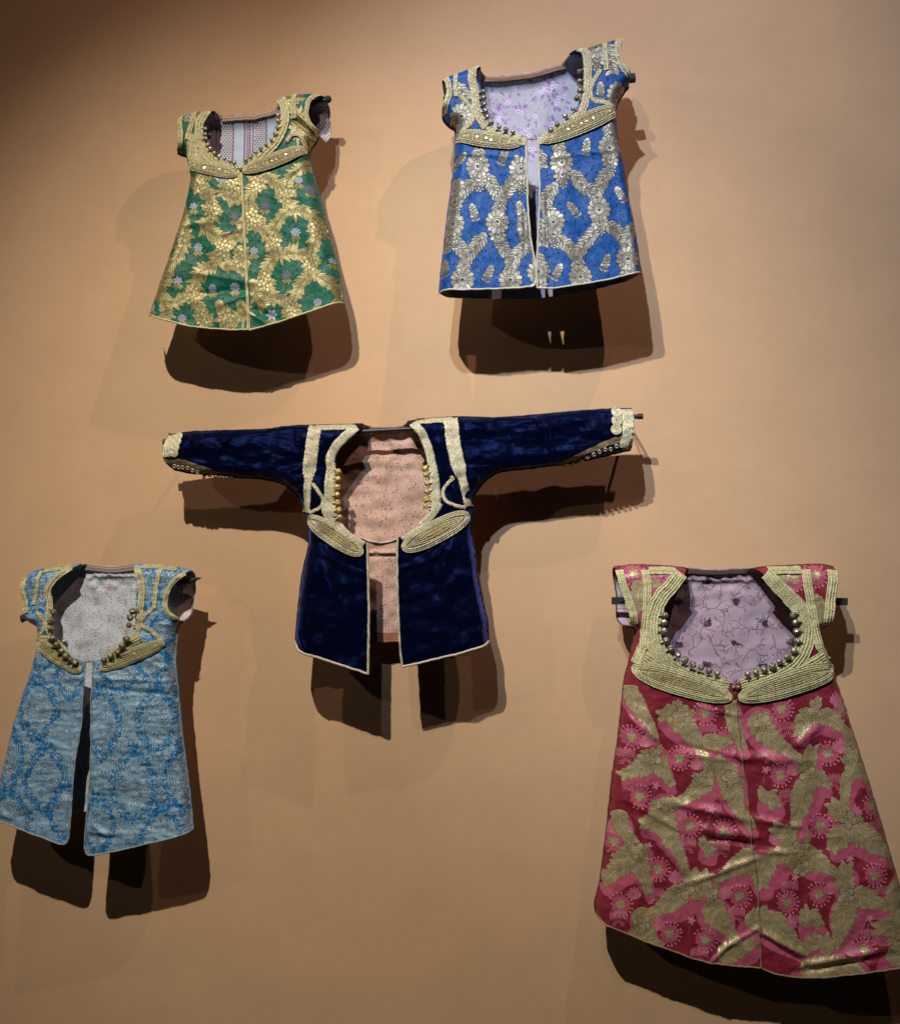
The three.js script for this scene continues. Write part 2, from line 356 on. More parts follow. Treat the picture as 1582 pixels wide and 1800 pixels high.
const knot = (() => {
  const g = new THREE.SphereGeometry(1, 20, 14), p = g.attributes.position, v = new THREE.Vector3();
  for (let i = 0; i < p.count; i++) { v.fromBufferAttribute(p, i); const f = Math.atan2(v.z, v.x), t = Math.acos(clamp(v.y, -1, 1)); v.multiplyScalar(1 + 0.11 * Math.sin(4 * f + 4 * t) * Math.sin(t) - 0.06 * Math.cos(4 * f - 3 * t)); p.setXYZ(i, v.x, v.y, v.z); }
  g.computeVertexNormals(); return g;
})();

// ---------------------------------------------------------------- the wall
{
  const n = 1024, cv = document.createElement('canvas'); cv.width = cv.height = n; const c = cv.getContext('2d'), im = c.createImageData(n, n), r = rng(4);
  const cb = document.createElement('canvas'); cb.width = cb.height = n; const b = cb.getContext('2d'), ib = b.createImageData(n, n);
  for (let y = 0; y < n; y++) for (let x = 0; x < n; x++) {
    const i = (y * n + x) * 4, m = 1 + 0.022 * ns(x / 150, y / 150) + 0.012 * ns(x / 31, y / 31, 5) + (r() - 0.5) * 0.035;
    im.data[i] = 189 * m; im.data[i + 1] = 152 * m; im.data[i + 2] = 115 * m; im.data[i + 3] = 255;
    const hgt = 128 + 50 * ns(x / 9, y / 9, 2) + 40 * ns(x / 4, y / 4, 8) + 30 * (r() - 0.5);
    ib.data[i] = ib.data[i + 1] = ib.data[i + 2] = hgt; ib.data[i + 3] = 255;
  }
  c.putImageData(im, 0, 0); b.putImageData(ib, 0, 0);
  const map = tex(cv, true, true), bump = tex(cb, false, true); map.repeat.set(8 / 0.9, 7 / 0.9); bump.repeat.set(8 / 0.5, 7 / 0.5);
  const w = part('wall', new THREE.BoxGeometry(8, 7, 0.1).translate(0, 0, -0.05), new THREE.MeshStandardMaterial({ map, bumpMap: bump, bumpScale: 0.00035, roughness: 0.8 }), scene);
  w.userData = { kind: 'structure', label: 'tan painted gallery wall', category: 'wall' };
}

// a holder: a slim batten on the wall with an arm bent forward into each sleeve
function holder(label, zArm, left, right, rad, capped) {
  const g = new THREE.Group(); g.name = named('garment_holder'); g.userData = { label, category: 'garment holder', group: 'dark holders behind the waistcoats' }; scene.add(g);
  const P = (p, z) => new THREE.Vector3((p[0] - CX) * S * (1 - z / D), (CY - p[1]) * S * (1 - z / D), z);
  const ends = [left, right].map((p) => P(p, zArm)), mid = ends[0].clone().lerp(ends[1], 0.5); mid.y -= 0.06; g.position.set(mid.x, mid.y, 0);
  const rel = (v) => v.clone().sub(new THREE.Vector3(mid.x, mid.y, 0));
  const u = ends[1].clone().sub(ends[0]).normalize();
  const A = ends[0].clone().addScaledVector(u, 0.05), B = ends[1].clone().addScaledVector(u, -0.05);
  const len = A.distanceTo(B), bat = part('batten', new THREE.BoxGeometry(len + 0.02, 0.03, 0.018), ironMat, g);
  bat.position.copy(rel(A.clone().lerp(B, 0.5))); bat.position.z = 0.0095; bat.rotation.z = Math.atan2(u.y, u.x);
  [[ends[0], A], [ends[1], B]].forEach(([e, i]) => {
    const c = new THREE.CatmullRomCurve3([rel(i).setZ(0.018), rel(i).setZ(zArm * 0.6), rel(i).setZ(zArm - 0.004).lerp(rel(e), 0.25), rel(e)]);
    part('arm', new THREE.TubeGeometry(c, 24, rad, 8), ironMat, g);
    if (capped) { const k = part('end_cap', capped.clone(), blackMat, g); k.position.copy(rel(e)); k.rotation.z = Math.atan2(u.y, u.x); }
  });
}

// ---------------------------------------------------------------- green and gold waistcoat
{
  const Z = GZ, z = (x, y) => Z([[x, y]])[0];
  const sideL = spl(Z([[112, 1555], [180, 1350], [250, 1150], [300, 1000], [340, 870], [375, 720], [388, 640], [378, 560], [362, 495]]));
  const sleeveL = spl(Z([[362, 495], [330, 488], [297, 470]]));
  const cuffL = spl(Z([[297, 470], [330, 440], [335, 380], [328, 300], [322, 240]]));
  const topL = spl(Z([[322, 240], [360, 222], [420, 202], [520, 196], [550, 192]]));
  const neckL = spl(Z([[550, 192], [508, 250], [492, 320], [505, 400], [535, 470], [590, 535], [660, 578], [733, 602]]));
  const openL = spl(Z([[733, 602], [742, 660], [755, 900], [775, 1300], [786, 1665]]));
  const hemL = spl(Z([[786, 1665], [660, 1665], [520, 1655], [400, 1640], [280, 1610], [190, 1585], [112, 1555]]));
  const openR = spl(Z([[741, 602], [749, 660], [762, 900], [782, 1300], [798, 1668]]));
  const neckR = spl(Z([[741, 602], [800, 552], [880, 490], [945, 410], [985, 330], [998, 250], [990, 180], [968, 125]]));
  const topR = spl(Z([[968, 125], [1000, 105], [1080, 85], [1180, 78], [1272, 92]]));
  const cuffR = spl(Z([[1272, 92], [1215, 135], [1175, 200], [1165, 260], [1190, 310], [1242, 352]]));
  const sideR = spl(Z([[1242, 352], [1225, 400], [1188, 450], [1180, 490], [1185, 540], [1210, 640], [1255, 790], [1290, 950], [1340, 1130], [1380, 1280], [1405, 1470]]));
  const hemR = spl(Z([[1405, 1470], [1300, 1510], [1150, 1560], [1000, 1610], [880, 1645], [798, 1668]]));
  const G = new Garment({
    name: 'brocade_waistcoat', label: 'green satin waistcoat with gold leaf brocade and white flowers, gold braid collar', at: z(740, 850), z0: 0.15, zm: 0.112, zb: 0.066, R: 20, Rb: 24,
    edges: [sideL, sleeveL, topL, topR, sideR], seed: 2, rough: [0.0014, 0.0004],
    folds: [[...z(300, 990), ...z(520, 960), 6, 0.003], [...z(560, 700), ...z(600, 1600), 16, 0.005], [...z(900, 700), ...z(950, 1600), 18, -0.005], [...z(480, 1300), ...z(780, 1350), 5, 0.003], [...z(480, 1430), ...z(760, 1400), 7, -0.006], [...z(620, 1040), ...z(745, 1000), 4, 0.0022],
      [...z(800, 1560), ...z(960, 1650), 5, 0.004], [...z(830, 1530), ...z(980, 1590), 5, -0.004], [...z(350, 800), ...z(250, 1500), 14, 0.005], [...z(1150, 700), ...z(1280, 1450), 16, 0.005], [...z(1090, 280), ...z(1230, 400), 4, -0.006], [...z(1110, 250), ...z(1240, 360), 4, 0.004], [...z(1050, 640), ...z(1200, 560), 5, 0.003], [...z(360, 250), ...z(380, 420), 4, 0.004], [...z(620, 1500), ...z(770, 1440), 4, 0.003]],
  });
  const box = [...z(90, 60), ...z(1440, 1700)];
  const pal = { ground: ['#0b5541', 70, 118, 0], deep: ['#042f24', 60, 150, 0], lite: ['#12664e', 76, 100, 0], gold: ['#94895f', 150, 108, 135], gold2: ['#a0956b', 160, 100, 135], line: ['#3f3d16', 100, 150, 40], white: ['#9298a6', 160, 120, 30], wline: ['#575c66', 120, 150, 0], bud: ['#8f8350', 150, 110, 110] };
  const fab = cloth(box, 2.6, pal, (c, P, r, b) => {
    c.fillStyle = P('ground'); c.fillRect(b[0], b[1], b[2] - b[0], b[3] - b[1]);
    for (let i = 0; i < 2600; i++) { const x = lerp(b[0], b[2], r()), y = lerp(b[1], b[3], r()); leaf(c, x, y, r() * 7, 3 + r() * 4, 1 + r() * 1.4, P(r() < 0.7 ? 'deep' : 'lite')); }
    const vines = [
      [[1190, 560], [1110, 620], [1040, 700], [1030, 800], [1090, 870], [1190, 910], [1250, 990], [1230, 1090], [1200, 1180]], [[1060, 870], [985, 945], [945, 1030], [950, 1120], [1000, 1170], [1110, 1165], [1190, 1200], [1200, 1280], [1270, 1330], [1370, 1400], [1400, 1500]], [[1200, 1290], [1130, 1370], [1085, 1460], [1050, 1560]],
      [[800, 640], [860, 690], [810, 760], [790, 860], [830, 960], [910, 1030], [940, 1100]], [[960, 1180], [910, 1260], [890, 1360], [940, 1440], [1040, 1480]], [[820, 1360], [850, 1450], [890, 1490]], [[900, 640], [960, 690], [1030, 740]],
      [[720, 640], [690, 700], [640, 780], [720, 810]], [[400, 680], [470, 730], [550, 820], [555, 930], [500, 985], [560, 1040], [620, 1090], [600, 1180], [540, 1250], [470, 1290], [440, 1380], [420, 1450], [470, 1530], [500, 1620]], [[750, 960], [740, 1040], [690, 1070], [620, 1090]], [[640, 1250], [700, 1250], [760, 1270], [740, 1140]],
      [[350, 860], [370, 960], [370, 1080], [330, 1190], [250, 1270], [220, 1360], [230, 1450], [300, 1490], [400, 1430]], [[600, 1500], [640, 1580], [680, 1640]], [[740, 1500], [770, 1560], [690, 1600]], [[150, 1380], [200, 1420]], [[240, 1480], [260, 1580]], [[640, 620], [560, 640], [470, 660]], [[1150, 320], [1100, 360], [1190, 420]], [[1140, 300], [1080, 210], [1040, 100]], [[400, 430], [470, 380]], [[430, 230], [470, 300]],
    ];
    const bunch = [[1035, 770], [1250, 1000], [950, 1090], [1200, 1220], [850, 700], [820, 930], [620, 1130], [550, 890], [900, 1350], [430, 1440], [690, 720], [640, 1590], [230, 1330], [360, 1030], [750, 1200], [500, 1600], [1080, 1520], [470, 720], [1060, 140], [1180, 370]];
    for (const v of vines) {
      const l = spl(Z(v), 2);
      path(c, l, P('gold'), 16);
      l.forEach((p, i) => {
        if (i % 3) return;
        const a = dirAt(l, i), f = Math.sin(i / l.length * Math.PI), s = i % 2 ? 1 : -1, L = 14 + 9 * r() * f + 2;
        for (const q of [s, -s]) leaf(c, p[0], p[1], a + q * (0.55 + r() * 0.6), L * (0.75 + 0.4 * r()), 3.2 + r() * 1.9, P(r() < 0.6 ? 'gold' : 'gold2'), P('line'), 0.5);
      });
      path(c, l, P('line'), 0.5);
    }
    for (const p of bunch) {
      const [x, y] = z(...p);
      for (let i = 0; i < 9; i++) { const a = r() * 7, d = 6 + r() * 8; leaf(c, x + Math.cos(a) * 4, y + Math.sin(a) * 4, a, 13 + r() * 8, 4 + r() * 2.4, P('gold'), P('line'), 0.5); }
      for (let i = 0; i < 16; i++) { const a = i * 2.4, d = Math.sqrt(i) * 3.6; blob(c, x + Math.cos(a) * d, y + Math.sin(a) * d * 1.15, 3.7, 3.1, P('gold2'), P('line'), 0.5, a); }
    }
    const flowers = [[1200, 745], [895, 850], [1100, 1030], [700, 930], [430, 860], [295, 1085], [460, 1130], [1040, 1310], [825, 1150], [1340, 1210], [330, 1350], [555, 1400], [700, 1390], [355, 1595], [1245, 1490], [150, 1520], [620, 690], [1130, 110], [390, 250], [490, 225], [940, 1570], [1120, 690]];
    for (const p of flowers) {
      const [x, y] = z(...p), dull = r() < 0.3, W = P(dull ? 'wline' : 'white'), g = 0.72 + r() * 0.3, n = 6 + Math.floor(r() * 3);
      for (const s of [-1, 1]) for (const k of [0.35, 0.8]) leaf(c, x, y + 5, Math.PI / 2 + s * k * 1.3, 11, 3.2, P('bud'), P('line'), 0.4);
      rosette(c, x, y - 1.5, n, 6 * g, 3.5 * g, W, P('deep'), r() * 6, 0.8 + r() * 0.3); rosette(c, x + r() - 0.5, y - 2, 5, 2.6 * g, 2.3 * g, W, P('wline'), r());
    }
  }, twill, { seed: 11, bump: 0.0012, extra: { specularIntensity: 0.6 } });
  const stripes = cloth([320, 150, 590, 340], 2.4, { w: ['#b9b8c4', 120, 200, 0], pale: ['#aebfd0', 120, 200, 0], red: ['#8b6672', 120, 200, 0], dot: ['#3f3c52', 110, 200, 0], lil: ['#9d93b2', 120, 200, 0] }, (c, P, r, b) => {
    c.fillStyle = P('w'); c.fillRect(b[0], b[1], 300, 220);
    c.save(); c.translate(440, 240); c.rotate(0.02); const S0 = [['pale', 17], ['red', 3], ['w', 1], ['lil', 9], ['w', 2], ['red', 2.5], ['dots', 21], ['red', 2.5]];
    for (let k = -3; k < 4; k++) {
      let x = k * 58 - 28;
      for (const [n, w] of S0) {
        c.fillStyle = P(n === 'dots' ? 'w' : n); c.fillRect(x, -130, w, 260);
        if (n === 'dots') for (let y = -130, q = 0; y < 130; y += 3.6, q++) for (let j = 0; j < 4; j++) blob(c, x + 2.5 + j * 5.2 + (q % 2) * 2.4, y, 1.35, 1.05, P('dot'));
        if (n === 'lil') for (let y = -130; y < 130; y += 5) { blob(c, x + 3, y, 1.6, 1.2, P('red')); blob(c, x + 6.5, y + 2.5, 1.3, 1.3, P('dot')); blob(c, x + 5, y + 1, 0.9, 0.9, P('w')); }
        x += w;
      }
    }
    c.restore();
  }, plain, { bump: 0.0006 });
  G.sheet('front_panel', join(openL, hemL, sideL, sleeveL, cuffL, topL, neckL), fab.m, { uv: fab.uv, h: 3.2 });
  G.sheet('front_panel', join(neckR, topR, cuffR, sideR, hemR, rev(openR.map((p) => [p[0] - 3.5, p[1]]))), fab.m, { uv: fab.uv, h: 3.2, lift: -0.002 });
  const neckB = G.neckBack(spl(Z([[550, 190], [640, 180], [720, 176], [800, 168], [900, 145], [968, 124]])));
  const liningUv = (x, y) => stripes.uv(CX + (x - CX) / G.back, CY + (y - CY) / G.back);
  const hemB = spl(G.bk(Z([[1395, 1440], [1150, 1540], [800, 1640], [520, 1630], [120, 1530]])));
  const armB = [...spl(Z([[1272, 92], [1292, 118], [1299, 200], [1297, 322]])), ...Z([[1276, 362], [1242, 352]])];
  G.sheet('back_panel', join(sideL, sleeveL, cuffL, topL, neckB, topR, armB, sideR, hemB), stripes.m, { zf: G.zr, uv: liningUv, h: 4.5 });
  const tape = cloth([0, 0, 60, 12], 6, { g: ['#a88f80', 120, 200, 0], d: ['#33282c', 110, 200, 0], e: ['#7d6257', 120, 200, 0] }, (c, P) => { c.fillStyle = P('g'); c.fillRect(0, 0, 60, 12); c.fillStyle = P('e'); c.fillRect(0, 0, 60, 2.5); c.fillRect(0, 10.5, 60, 1.5); for (let x = 0; x < 60; x += 4) { c.fillStyle = P('d'); c.beginPath(); c.moveTo(x, 5); c.lineTo(x + 2.6, 5); c.lineTo(x + 1.8, 7.6); c.lineTo(x + 0.4, 7.6); c.fill(); } }, plain, { bump: 0.0005 });
  tape.m.map.wrapS = tape.m.bumpMap.wrapS = THREE.RepeatWrapping;
  const collar = spl((Z([[575, 210], [640, 204], [720, 200], [800, 192], [900, 168], [955, 150]])));
  part('collar_band', (() => { const g = G.ribbonGeo(collar, 10.5, { zf: G.zr, lift: 0.002, thick: 0.0012 }), u = g.attributes.uv; for (let i = 0; i < u.count; i++) u.setXY(i, u.getX(i) * 0.35, (i % 9) / 8); return g; })(), tape.m, G.root);
  const M = GOLD.green, br = (n, l, w, o) => G.braid(n, Z(l), w / 3.767, M, o);
  br('neck_braid', [[522, 215], [488, 270], [468, 330], [474, 410], [504, 490], [565, 555], [640, 598], [712, 618]], 52, { lines: 4 });
  br('neck_braid', [[994, 128], [1022, 190], [1032, 270], [1018, 345], [975, 425], [905, 500], [825, 567], [755, 615]], 56, { lines: 4 });
  br('breast_braid', [[440, 390], [420, 460], [420, 530], [440, 570]], 74, { lines: 6, seed: 4 });
  br('breast_braid', [[470, 480], [490, 550], [560, 600]], 60, { lines: 5, seed: 6 });
  br('shoulder_braid', [[432, 205], [425, 290], [400, 380], [390, 420]], 28, { lines: 3 });
  br('shoulder_braid', [[1092, 88], [1086, 180], [1092, 275]], 28, { lines: 3 });
  br('cuff_braid', [[338, 240], [344, 330], [346, 420], [330, 460]], 28, { lines: 3 });
  br('cuff_braid', [[1258, 96], [1200, 148], [1176, 205], [1174, 270], [1200, 320], [1238, 350]], 26, { lines: 3 });
  br('breast_braid', [[1040, 430], [1075, 385], [1120, 385], [1155, 430], [1165, 470]], 20, { lines: 2 });
  G.paddle(z(383, 575), z(718, 650), 43 / 3.767, M, { sequins: 4, rings: 3, seed: 5 });
  G.paddle(z(1170, 472), z(752, 628), 46 / 3.767, M, { sequins: 6, rings: 3, seed: 8 });
  G.seam([sideL, sleeveL, topL, topR, sideR], new THREE.MeshStandardMaterial({ color: new THREE.Color(0.03, 0.07, 0.04), roughness: 0.7 }));
  const pipe = new THREE.MeshStandardMaterial({ color: new THREE.Color(0.42, 0.38, 0.2), roughness: 0.6, metalness: 0.2 });
  G.piping('opening_piping', openL, pipe, 0.0022); G.piping('opening_piping', openR, pipe, 0.0016);
  G.piping('cuff_hem', armB, pipe, 0.0018, G.zr);
  G.piping('hem_piping', hemL, pipe, 0.002); G.piping('hem_piping', hemR, pipe, 0.0022);
  const bm = buttonMat(0.4, 0.35, 0.24, 0.7, 0.42);
  G.buttons(Z([[512, 350], [510, 385], [513, 415], [528, 455], [545, 482], [570, 510], [602, 530], [637, 546], [672, 560], [700, 572]]), z(640, 380), 0.0047, bm, { seed: 3 });
  G.buttons(Z([[985, 262], [988, 300], [984, 342], [970, 385], [943, 423], [910, 455], [875, 480], [840, 505], [805, 532], [776, 555]]), z(800, 380), 0.0047, bm, { seed: 9 });
  part('clasp', new THREE.SphereGeometry(0.004, 12, 8).scale(1, 1.8, 1).translate(...G.local(...z(738, 605), 0.153)), bm, G.root);
  holder('dark metal holder behind the green and gold waistcoat', 0.105, z(352, 380), z(1306, 130), 0.0055, new THREE.SphereGeometry(0.0085, 16, 12));
}

// ---------------------------------------------------------------- blue waistcoat with silver trellis
{
  const Z = BZ, z = (x, y) => Z([[x, y]])[0];
  const openL = spl(Z([[672, 722], [675, 900], [680, 1000], [690, 1250], [712, 1430], [736, 1560], [738, 1640]]));
  const hemL = spl(Z([[738, 1640], [722, 1676], [660, 1684], [500, 1695], [300, 1702], [118, 1698]]));
  const sideL = spl(Z([[118, 1698], [130, 1550], [150, 1380], [170, 1200], [195, 1020], [215, 850], [222, 740], [220, 630]]));
  const sleeveL = spl(Z([[220, 630], [165, 600], [140, 560]]));
  const cuffL = spl(Z([[140, 560], [140, 525], [162, 480], [166, 420], [150, 360], [136, 322]]));
  const topL = spl(Z([[136, 322], [180, 298], [260, 270], [350, 238], [388, 225]]));
  const neckL = spl(Z([[388, 225], [358, 262], [350, 330], [378, 390], [385, 450], [392, 530], [410, 600], [450, 662], [530, 692], [610, 708], [672, 722]]));
  const openR = spl(Z([[748, 715], [755, 850], [760, 1050], [750, 1350], [742, 1560], [744, 1690]]));
  const hemR = spl(Z([[744, 1690], [850, 1692], [1000, 1672], [1150, 1645], [1300, 1612], [1428, 1575]]));
  const sideR = spl(Z([[1428, 1575], [1415, 1450], [1385, 1250], [1350, 1080], [1320, 900], [1290, 750], [1272, 640], [1266, 540], [1275, 470], [1310, 410], [1352, 352]]));
  const cuffR = spl(Z([[1352, 352], [1318, 305], [1290, 240], [1278, 180], [1285, 110], [1305, 55]]));
  const topR = spl(Z([[1305, 55], [1250, 65], [1150, 90], [1050, 120], [965, 135]]));
  const neckR = spl(Z([[965, 135], [1008, 160], [1030, 215], [1038, 300], [1036, 400], [1020, 470], [995, 540], [945, 598], [870, 655], [800, 695], [748, 715]]));
  const G = new Garment({
    name: 'brocade_waistcoat', label: 'bright blue waistcoat with silver trellis brocade and purple flowered lining', at: z(740, 900), z0: 0.2, zm: 0.15, zb: 0.085, R: 18, Rb: 30,
    edges: [sideL, sleeveL, topL, topR, sideR], seed: 12, rough: [0.0011, 0.0004],
    folds: [[...z(250, 900), ...z(350, 1650), 16, 0.004], [...z(560, 800), ...z(600, 1650), 14, -0.004], [...z(900, 800), ...z(950, 1600), 16, 0.004], [...z(1200, 750), ...z(1300, 1550), 14, -0.004], [...z(230, 830), ...z(600, 850), 4, 0.002], [...z(860, 860), ...z(1260, 800), 4, 0.002], [...z(640, 1000), ...z(680, 1400), 4, 0.002], [...z(800, 1100), ...z(815, 1690), 2, -0.0016], [...z(645, 900), ...z(655, 1500), 2, -0.0014], [...z(1180, 230), ...z(1280, 440), 4, 0.003], [...z(1120, 260), ...z(1200, 300), 3, -0.002]],
  });
  const box = [...z(80, 30), ...z(1460, 1730)];
  const pal = { ground: ['#004080', 72, 130, 0], deep: ['#001b42', 60, 165, 0], lite: ['#025494', 78, 112, 0], sil: ['#7e7a6e', 150, 108, 110], sil2: ['#8c877b', 160, 100, 120], line: ['#141823', 85, 160, 0], gilt: ['#8c805f', 150, 105, 110] };
  const fab = cloth(box, 2.6, pal, (c, P, r, b) => {
    c.fillStyle = P('ground'); c.fillRect(b[0], b[1], b[2] - b[0], b[3] - b[1]);
    for (let i = 0; i < 4200; i++) { const x = lerp(b[0], b[2], r()), y = lerp(b[1], b[3], r()); leaf(c, x, y, (r() - 0.5) * 1.6 + (r() < 0.5 ? 0.2 : 1.4), 2.5 + r() * 5.5, 0.6 + r() * 1.1, P(r() < 0.72 ? 'deep' : 'lite')); }
    const bands = [
      [[370, 800], [365, 880]], [[430, 980], [470, 1060], [510, 1120], [500, 1190]], [[340, 1010], [270, 1080], [215, 1140], [205, 1190]], [[215, 1380], [255, 1440], [285, 1500], [272, 1570]], [[500, 1380], [540, 1450], [580, 1500], [575, 1580]], [[520, 1110], [580, 1030], [620, 960], [640, 880]],
      [[400, 1360], [350, 1430], [295, 1490]], [[680, 1420], [620, 1470], [585, 1520]], [[855, 1040], [815, 1100], [800, 1160], [820, 1200]], [[980, 960], [1040, 1040], [1120, 1080], [1125, 1120]], [[1215, 930], [1170, 990], [1130, 1070]], [[870, 1380], [930, 1420], [995, 1490], [1005, 1560]],
      [[1125, 1310], [1070, 1380], [1010, 1460]], [[1190, 1290], [1260, 1330], [1310, 1400], [1325, 1450]], [[1360, 1290], [1320, 1380]], [[170, 1440], [150, 1350]], [[740, 1480], [770, 1560], [760, 1650]], [[660, 1230], [665, 1330], [690, 1400]], [[765, 1270], [775, 1400]], [[1200, 640], [1215, 720]], [[760, 830], [770, 900]], [[870, 740], [890, 820]], [[1115, 130], [1180, 150], [1210, 230], [1220, 300]], [[250, 540], [290, 600]], [[240, 400], [290, 470]], [[1270, 420], [1280, 500]],
    ];
    for (const v of bands) {
      const l = spl(Z(v), 3.4);
      path(c, l, P('sil'), 14);
      l.forEach((p, i) => {
        const a = dirAt(l, i), q = i % 2 ? 1 : -1;
        roundLeaf(c, p[0], p[1], a + q * 1.0, 12.5 + r() * 2.5, 3.8, P(r() < 0.5 ? 'sil' : 'sil2'), P('line'), 0.55);
        roundLeaf(c, p[0], p[1], a - q * 0.9, 12.5 + r() * 2.5, 3.7, P('sil'), P('line'), 0.55);
      });
      l.forEach((p, i) => { if (i % 4 === 1) { blob(c, p[0], p[1], 2.6, 2.6, P('sil2'), P('line'), 0.4); } });
    }
    const big = [[365, 910], [490, 1270], [205, 1280], [575, 1640], [268, 1640], [900, 890], [1210, 790], [1140, 1190], [845, 1270], [1020, 1620], [1325, 1500], [690, 1300], [755, 1590], [640, 930], [1120, 150], [260, 590], [1265, 450], [215, 1060]];
    for (const [px, py] of big) {
      const [x, y] = z(px, py);
      bloom(c, x + 1, y + 22, 10, 15, P, 'sil', 'sil2', 'line', r);
      bloom(c, x, y, 13, 20, P, 'sil', 'sil2', 'line', r);
      bloom(c, x + 3, y + 38, 7, 8, P, 'sil', 'sil2', 'line', r);
    }
    const sprigs = [[530, 850, 1.9], [1060, 790, 1.7], [975, 1190, 0.9], [1280, 1090, 1.0], [340, 1210, 1.3], [435, 1600, 2.0], [875, 1590, 2.0], [1185, 1530, 1.9], [640, 1190, 1.3], [155, 1560, 1.6], [250, 870, 2.4], [1150, 430, 1.6], [1370, 1180, 1.3]];
    for (const [px, py, a] of sprigs) {
      const [x, y] = z(px, py);
      c.save(); c.translate(x, y); c.rotate(a - Math.PI / 2);
      path(c, [[0, 16], [0, 0]], P('sil'), 1.4);
      for (const s of [-1, 1]) { leaf(c, 0, 16, -Math.PI / 2 + s * 1.1, 10, 2.8, P('sil2'), P('line'), 0.45); leaf(c, 0, 10, -Math.PI / 2 + s * 0.9, 9, 2.6, P('sil'), P('line'), 0.45); }
      for (let i = 0; i < 11; i++) { const t = i / 11; blob(c, (i % 3 - 1) * 4.4 * (1 - t * 0.5), 5 - t * 20, 4, 3.2, P(i % 2 ? 'sil' : 'sil2'), P('line'), 0.45, (i % 3 - 1) * 0.6); }
      c.restore();
    }
    for (const l of [Z([[655, 850], [650, 1200], [660, 1600]]), Z([[800, 1100], [812, 1300], [818, 1690]])]) path(c, spl(l), P('deep'), 0.6);
  }, twill, { seed: 21, bump: 0.0012, extra: { specularIntensity: 0.5 } });
  const lin = cloth([...z(330, 90), ...z(1060, 1750)], 1.9, { g: ['#a2a1ac', 120, 200, 0], rib: ['#9aa4b4', 100, 200, 0], p: ['#8d6fa0', 120, 200, 0], q: ['#a88bb8', 120, 200, 0], w: ['#d0cbd6', 130, 200, 0], d: ['#5f4672', 110, 200, 0] }, (c, P, r, b) => {
    c.fillStyle = P('g'); c.fillRect(b[0], b[1], 400, 600);
    const bunch = (px, py, R, n) => {
      const [x, y] = z(px, py);
      for (let i = 0; i < n * 3; i++) { const a = r() * 7, d = Math.sqrt(r()) * R; leaf(c, x + Math.cos(a) * d, y + Math.sin(a) * d, a + (r() - 0.5), 6 + r() * R * 0.35, 2 + r() * 1.6, P(r() < 0.55 ? 'p' : 'q'), P('d'), 0.25); }
      for (let i = 0; i < n; i++) { const a = r() * 7, d = r() * R * 0.62; rosette(c, x + Math.cos(a) * d, y + Math.sin(a) * d, 6, 2.7, 1.9, P('w'), P('p'), r()); blob(c, x + Math.cos(a) * d, y + Math.sin(a) * d, 1, 1, P('d')); }
    };
    bunch(800, 390, 24, 7); bunch(890, 450, 18, 5); bunch(870, 370, 13, 3); bunch(680, 670, 15, 3); bunch(480, 370, 11, 2); bunch(560, 470, 12, 2); bunch(640, 540, 12, 3); bunch(735, 570, 9, 1); bunch(970, 280, 13, 2); bunch(440, 520, 16, 3); bunch(500, 580, 12, 2); bunch(850, 620, 10, 2); bunch(600, 390, 9, 1); bunch(700, 780, 12, 2); bunch(690, 300, 8, 1); bunch(820, 260, 9, 1); bunch(720, 1100, 15, 3); bunch(705, 1350, 13, 3);
    for (let i = 0; i < 170; i++) { const [x, y] = z(lerp(400, 1020, r()), lerp(240, 900, r())); leaf(c, x, y, r() * 7, 5, 1.6, P(r() < 0.5 ? 'q' : 'p')); }
  }, ribbed, { seed: 5, bump: 0.0007 });
  G.sheet('front_panel', join(openL, hemL, sideL, sleeveL, cuffL, topL, neckL), fab.m, { uv: fab.uv, h: 3.2 });
  G.sheet('front_panel', join(openR, hemR, sideR, cuffR, topR, neckR), fab.m, { uv: fab.uv, h: 3.2 });
  const linUv = (x, y) => lin.uv(CX + (x - CX) / G.back, CY + (y - CY) / G.back);
  const neckB = G.neckBack(spl(Z([[388, 225], [460, 222], [600, 212], [750, 190], [880, 155], [965, 135]])));
  const hemB = spl(G.bk(Z([[1420, 1600], [1300, 1640], [1100, 1690], [720, 1745], [400, 1745], [130, 1730]])));
  const armB = spl(Z([[1352, 352], [1362, 300], [1345, 230], [1330, 150], [1305, 55]]));
  G.sheet('back_panel', join([sideL[0]], sideL, sleeveL, cuffL, topL, neckB, rev(topR), rev(armB), rev(sideR), hemB), lin.m, { zf: G.zr, uv: linUv, h: 4.5 });
  const tape = cloth([0, 0, 60, 12], 6, { g: ['#8d7a66', 120, 200, 0], d: ['#4e2a1c', 110, 200, 0], e: ['#7a4a34', 120, 200, 0] }, (c, P) => { c.fillStyle = P('g'); c.fillRect(0, 0, 60, 12); c.fillStyle = P('e'); c.fillRect(0, 3.4, 60, 5); for (let x = 0; x < 60; x += 2.4) for (let k = 0; k < 3; k++) { c.fillStyle = P(k % 2 ? 'g' : 'd'); c.beginPath(); c.moveTo(x, 4 + k * 1.5); c.lineTo(x + 1.4, 3.6 + k * 1.5); c.lineTo(x + 1.2, 5 + k * 1.5); c.fill(); } c.fillStyle = P('d'); c.fillRect(0, 0.8, 60, 0.5); c.fillRect(0, 10.8, 60, 0.6); }, plain, { bump: 0.0005 });
  tape.m.map.wrapS = tape.m.bumpMap.wrapS = THREE.RepeatWrapping;
  part('collar_band', (() => { const g = G.ribbonGeo(Z([[396, 246], [440, 247], [520, 246], [620, 236], [760, 215], [880, 180], [962, 153]]), 11, { zf: G.zr, lift: 0.002, thick: 0.0012 }), u = g.attributes.uv; for (let i = 0; i < u.count; i++) u.setXY(i, u.getX(i) * 0.35, (i % 9) / 8); return g; })(), tape.m, G.root);
  const M = GOLD.blue, br = (n, l, w, o) => G.braid(n, Z(l), w / 3.674, M, o);
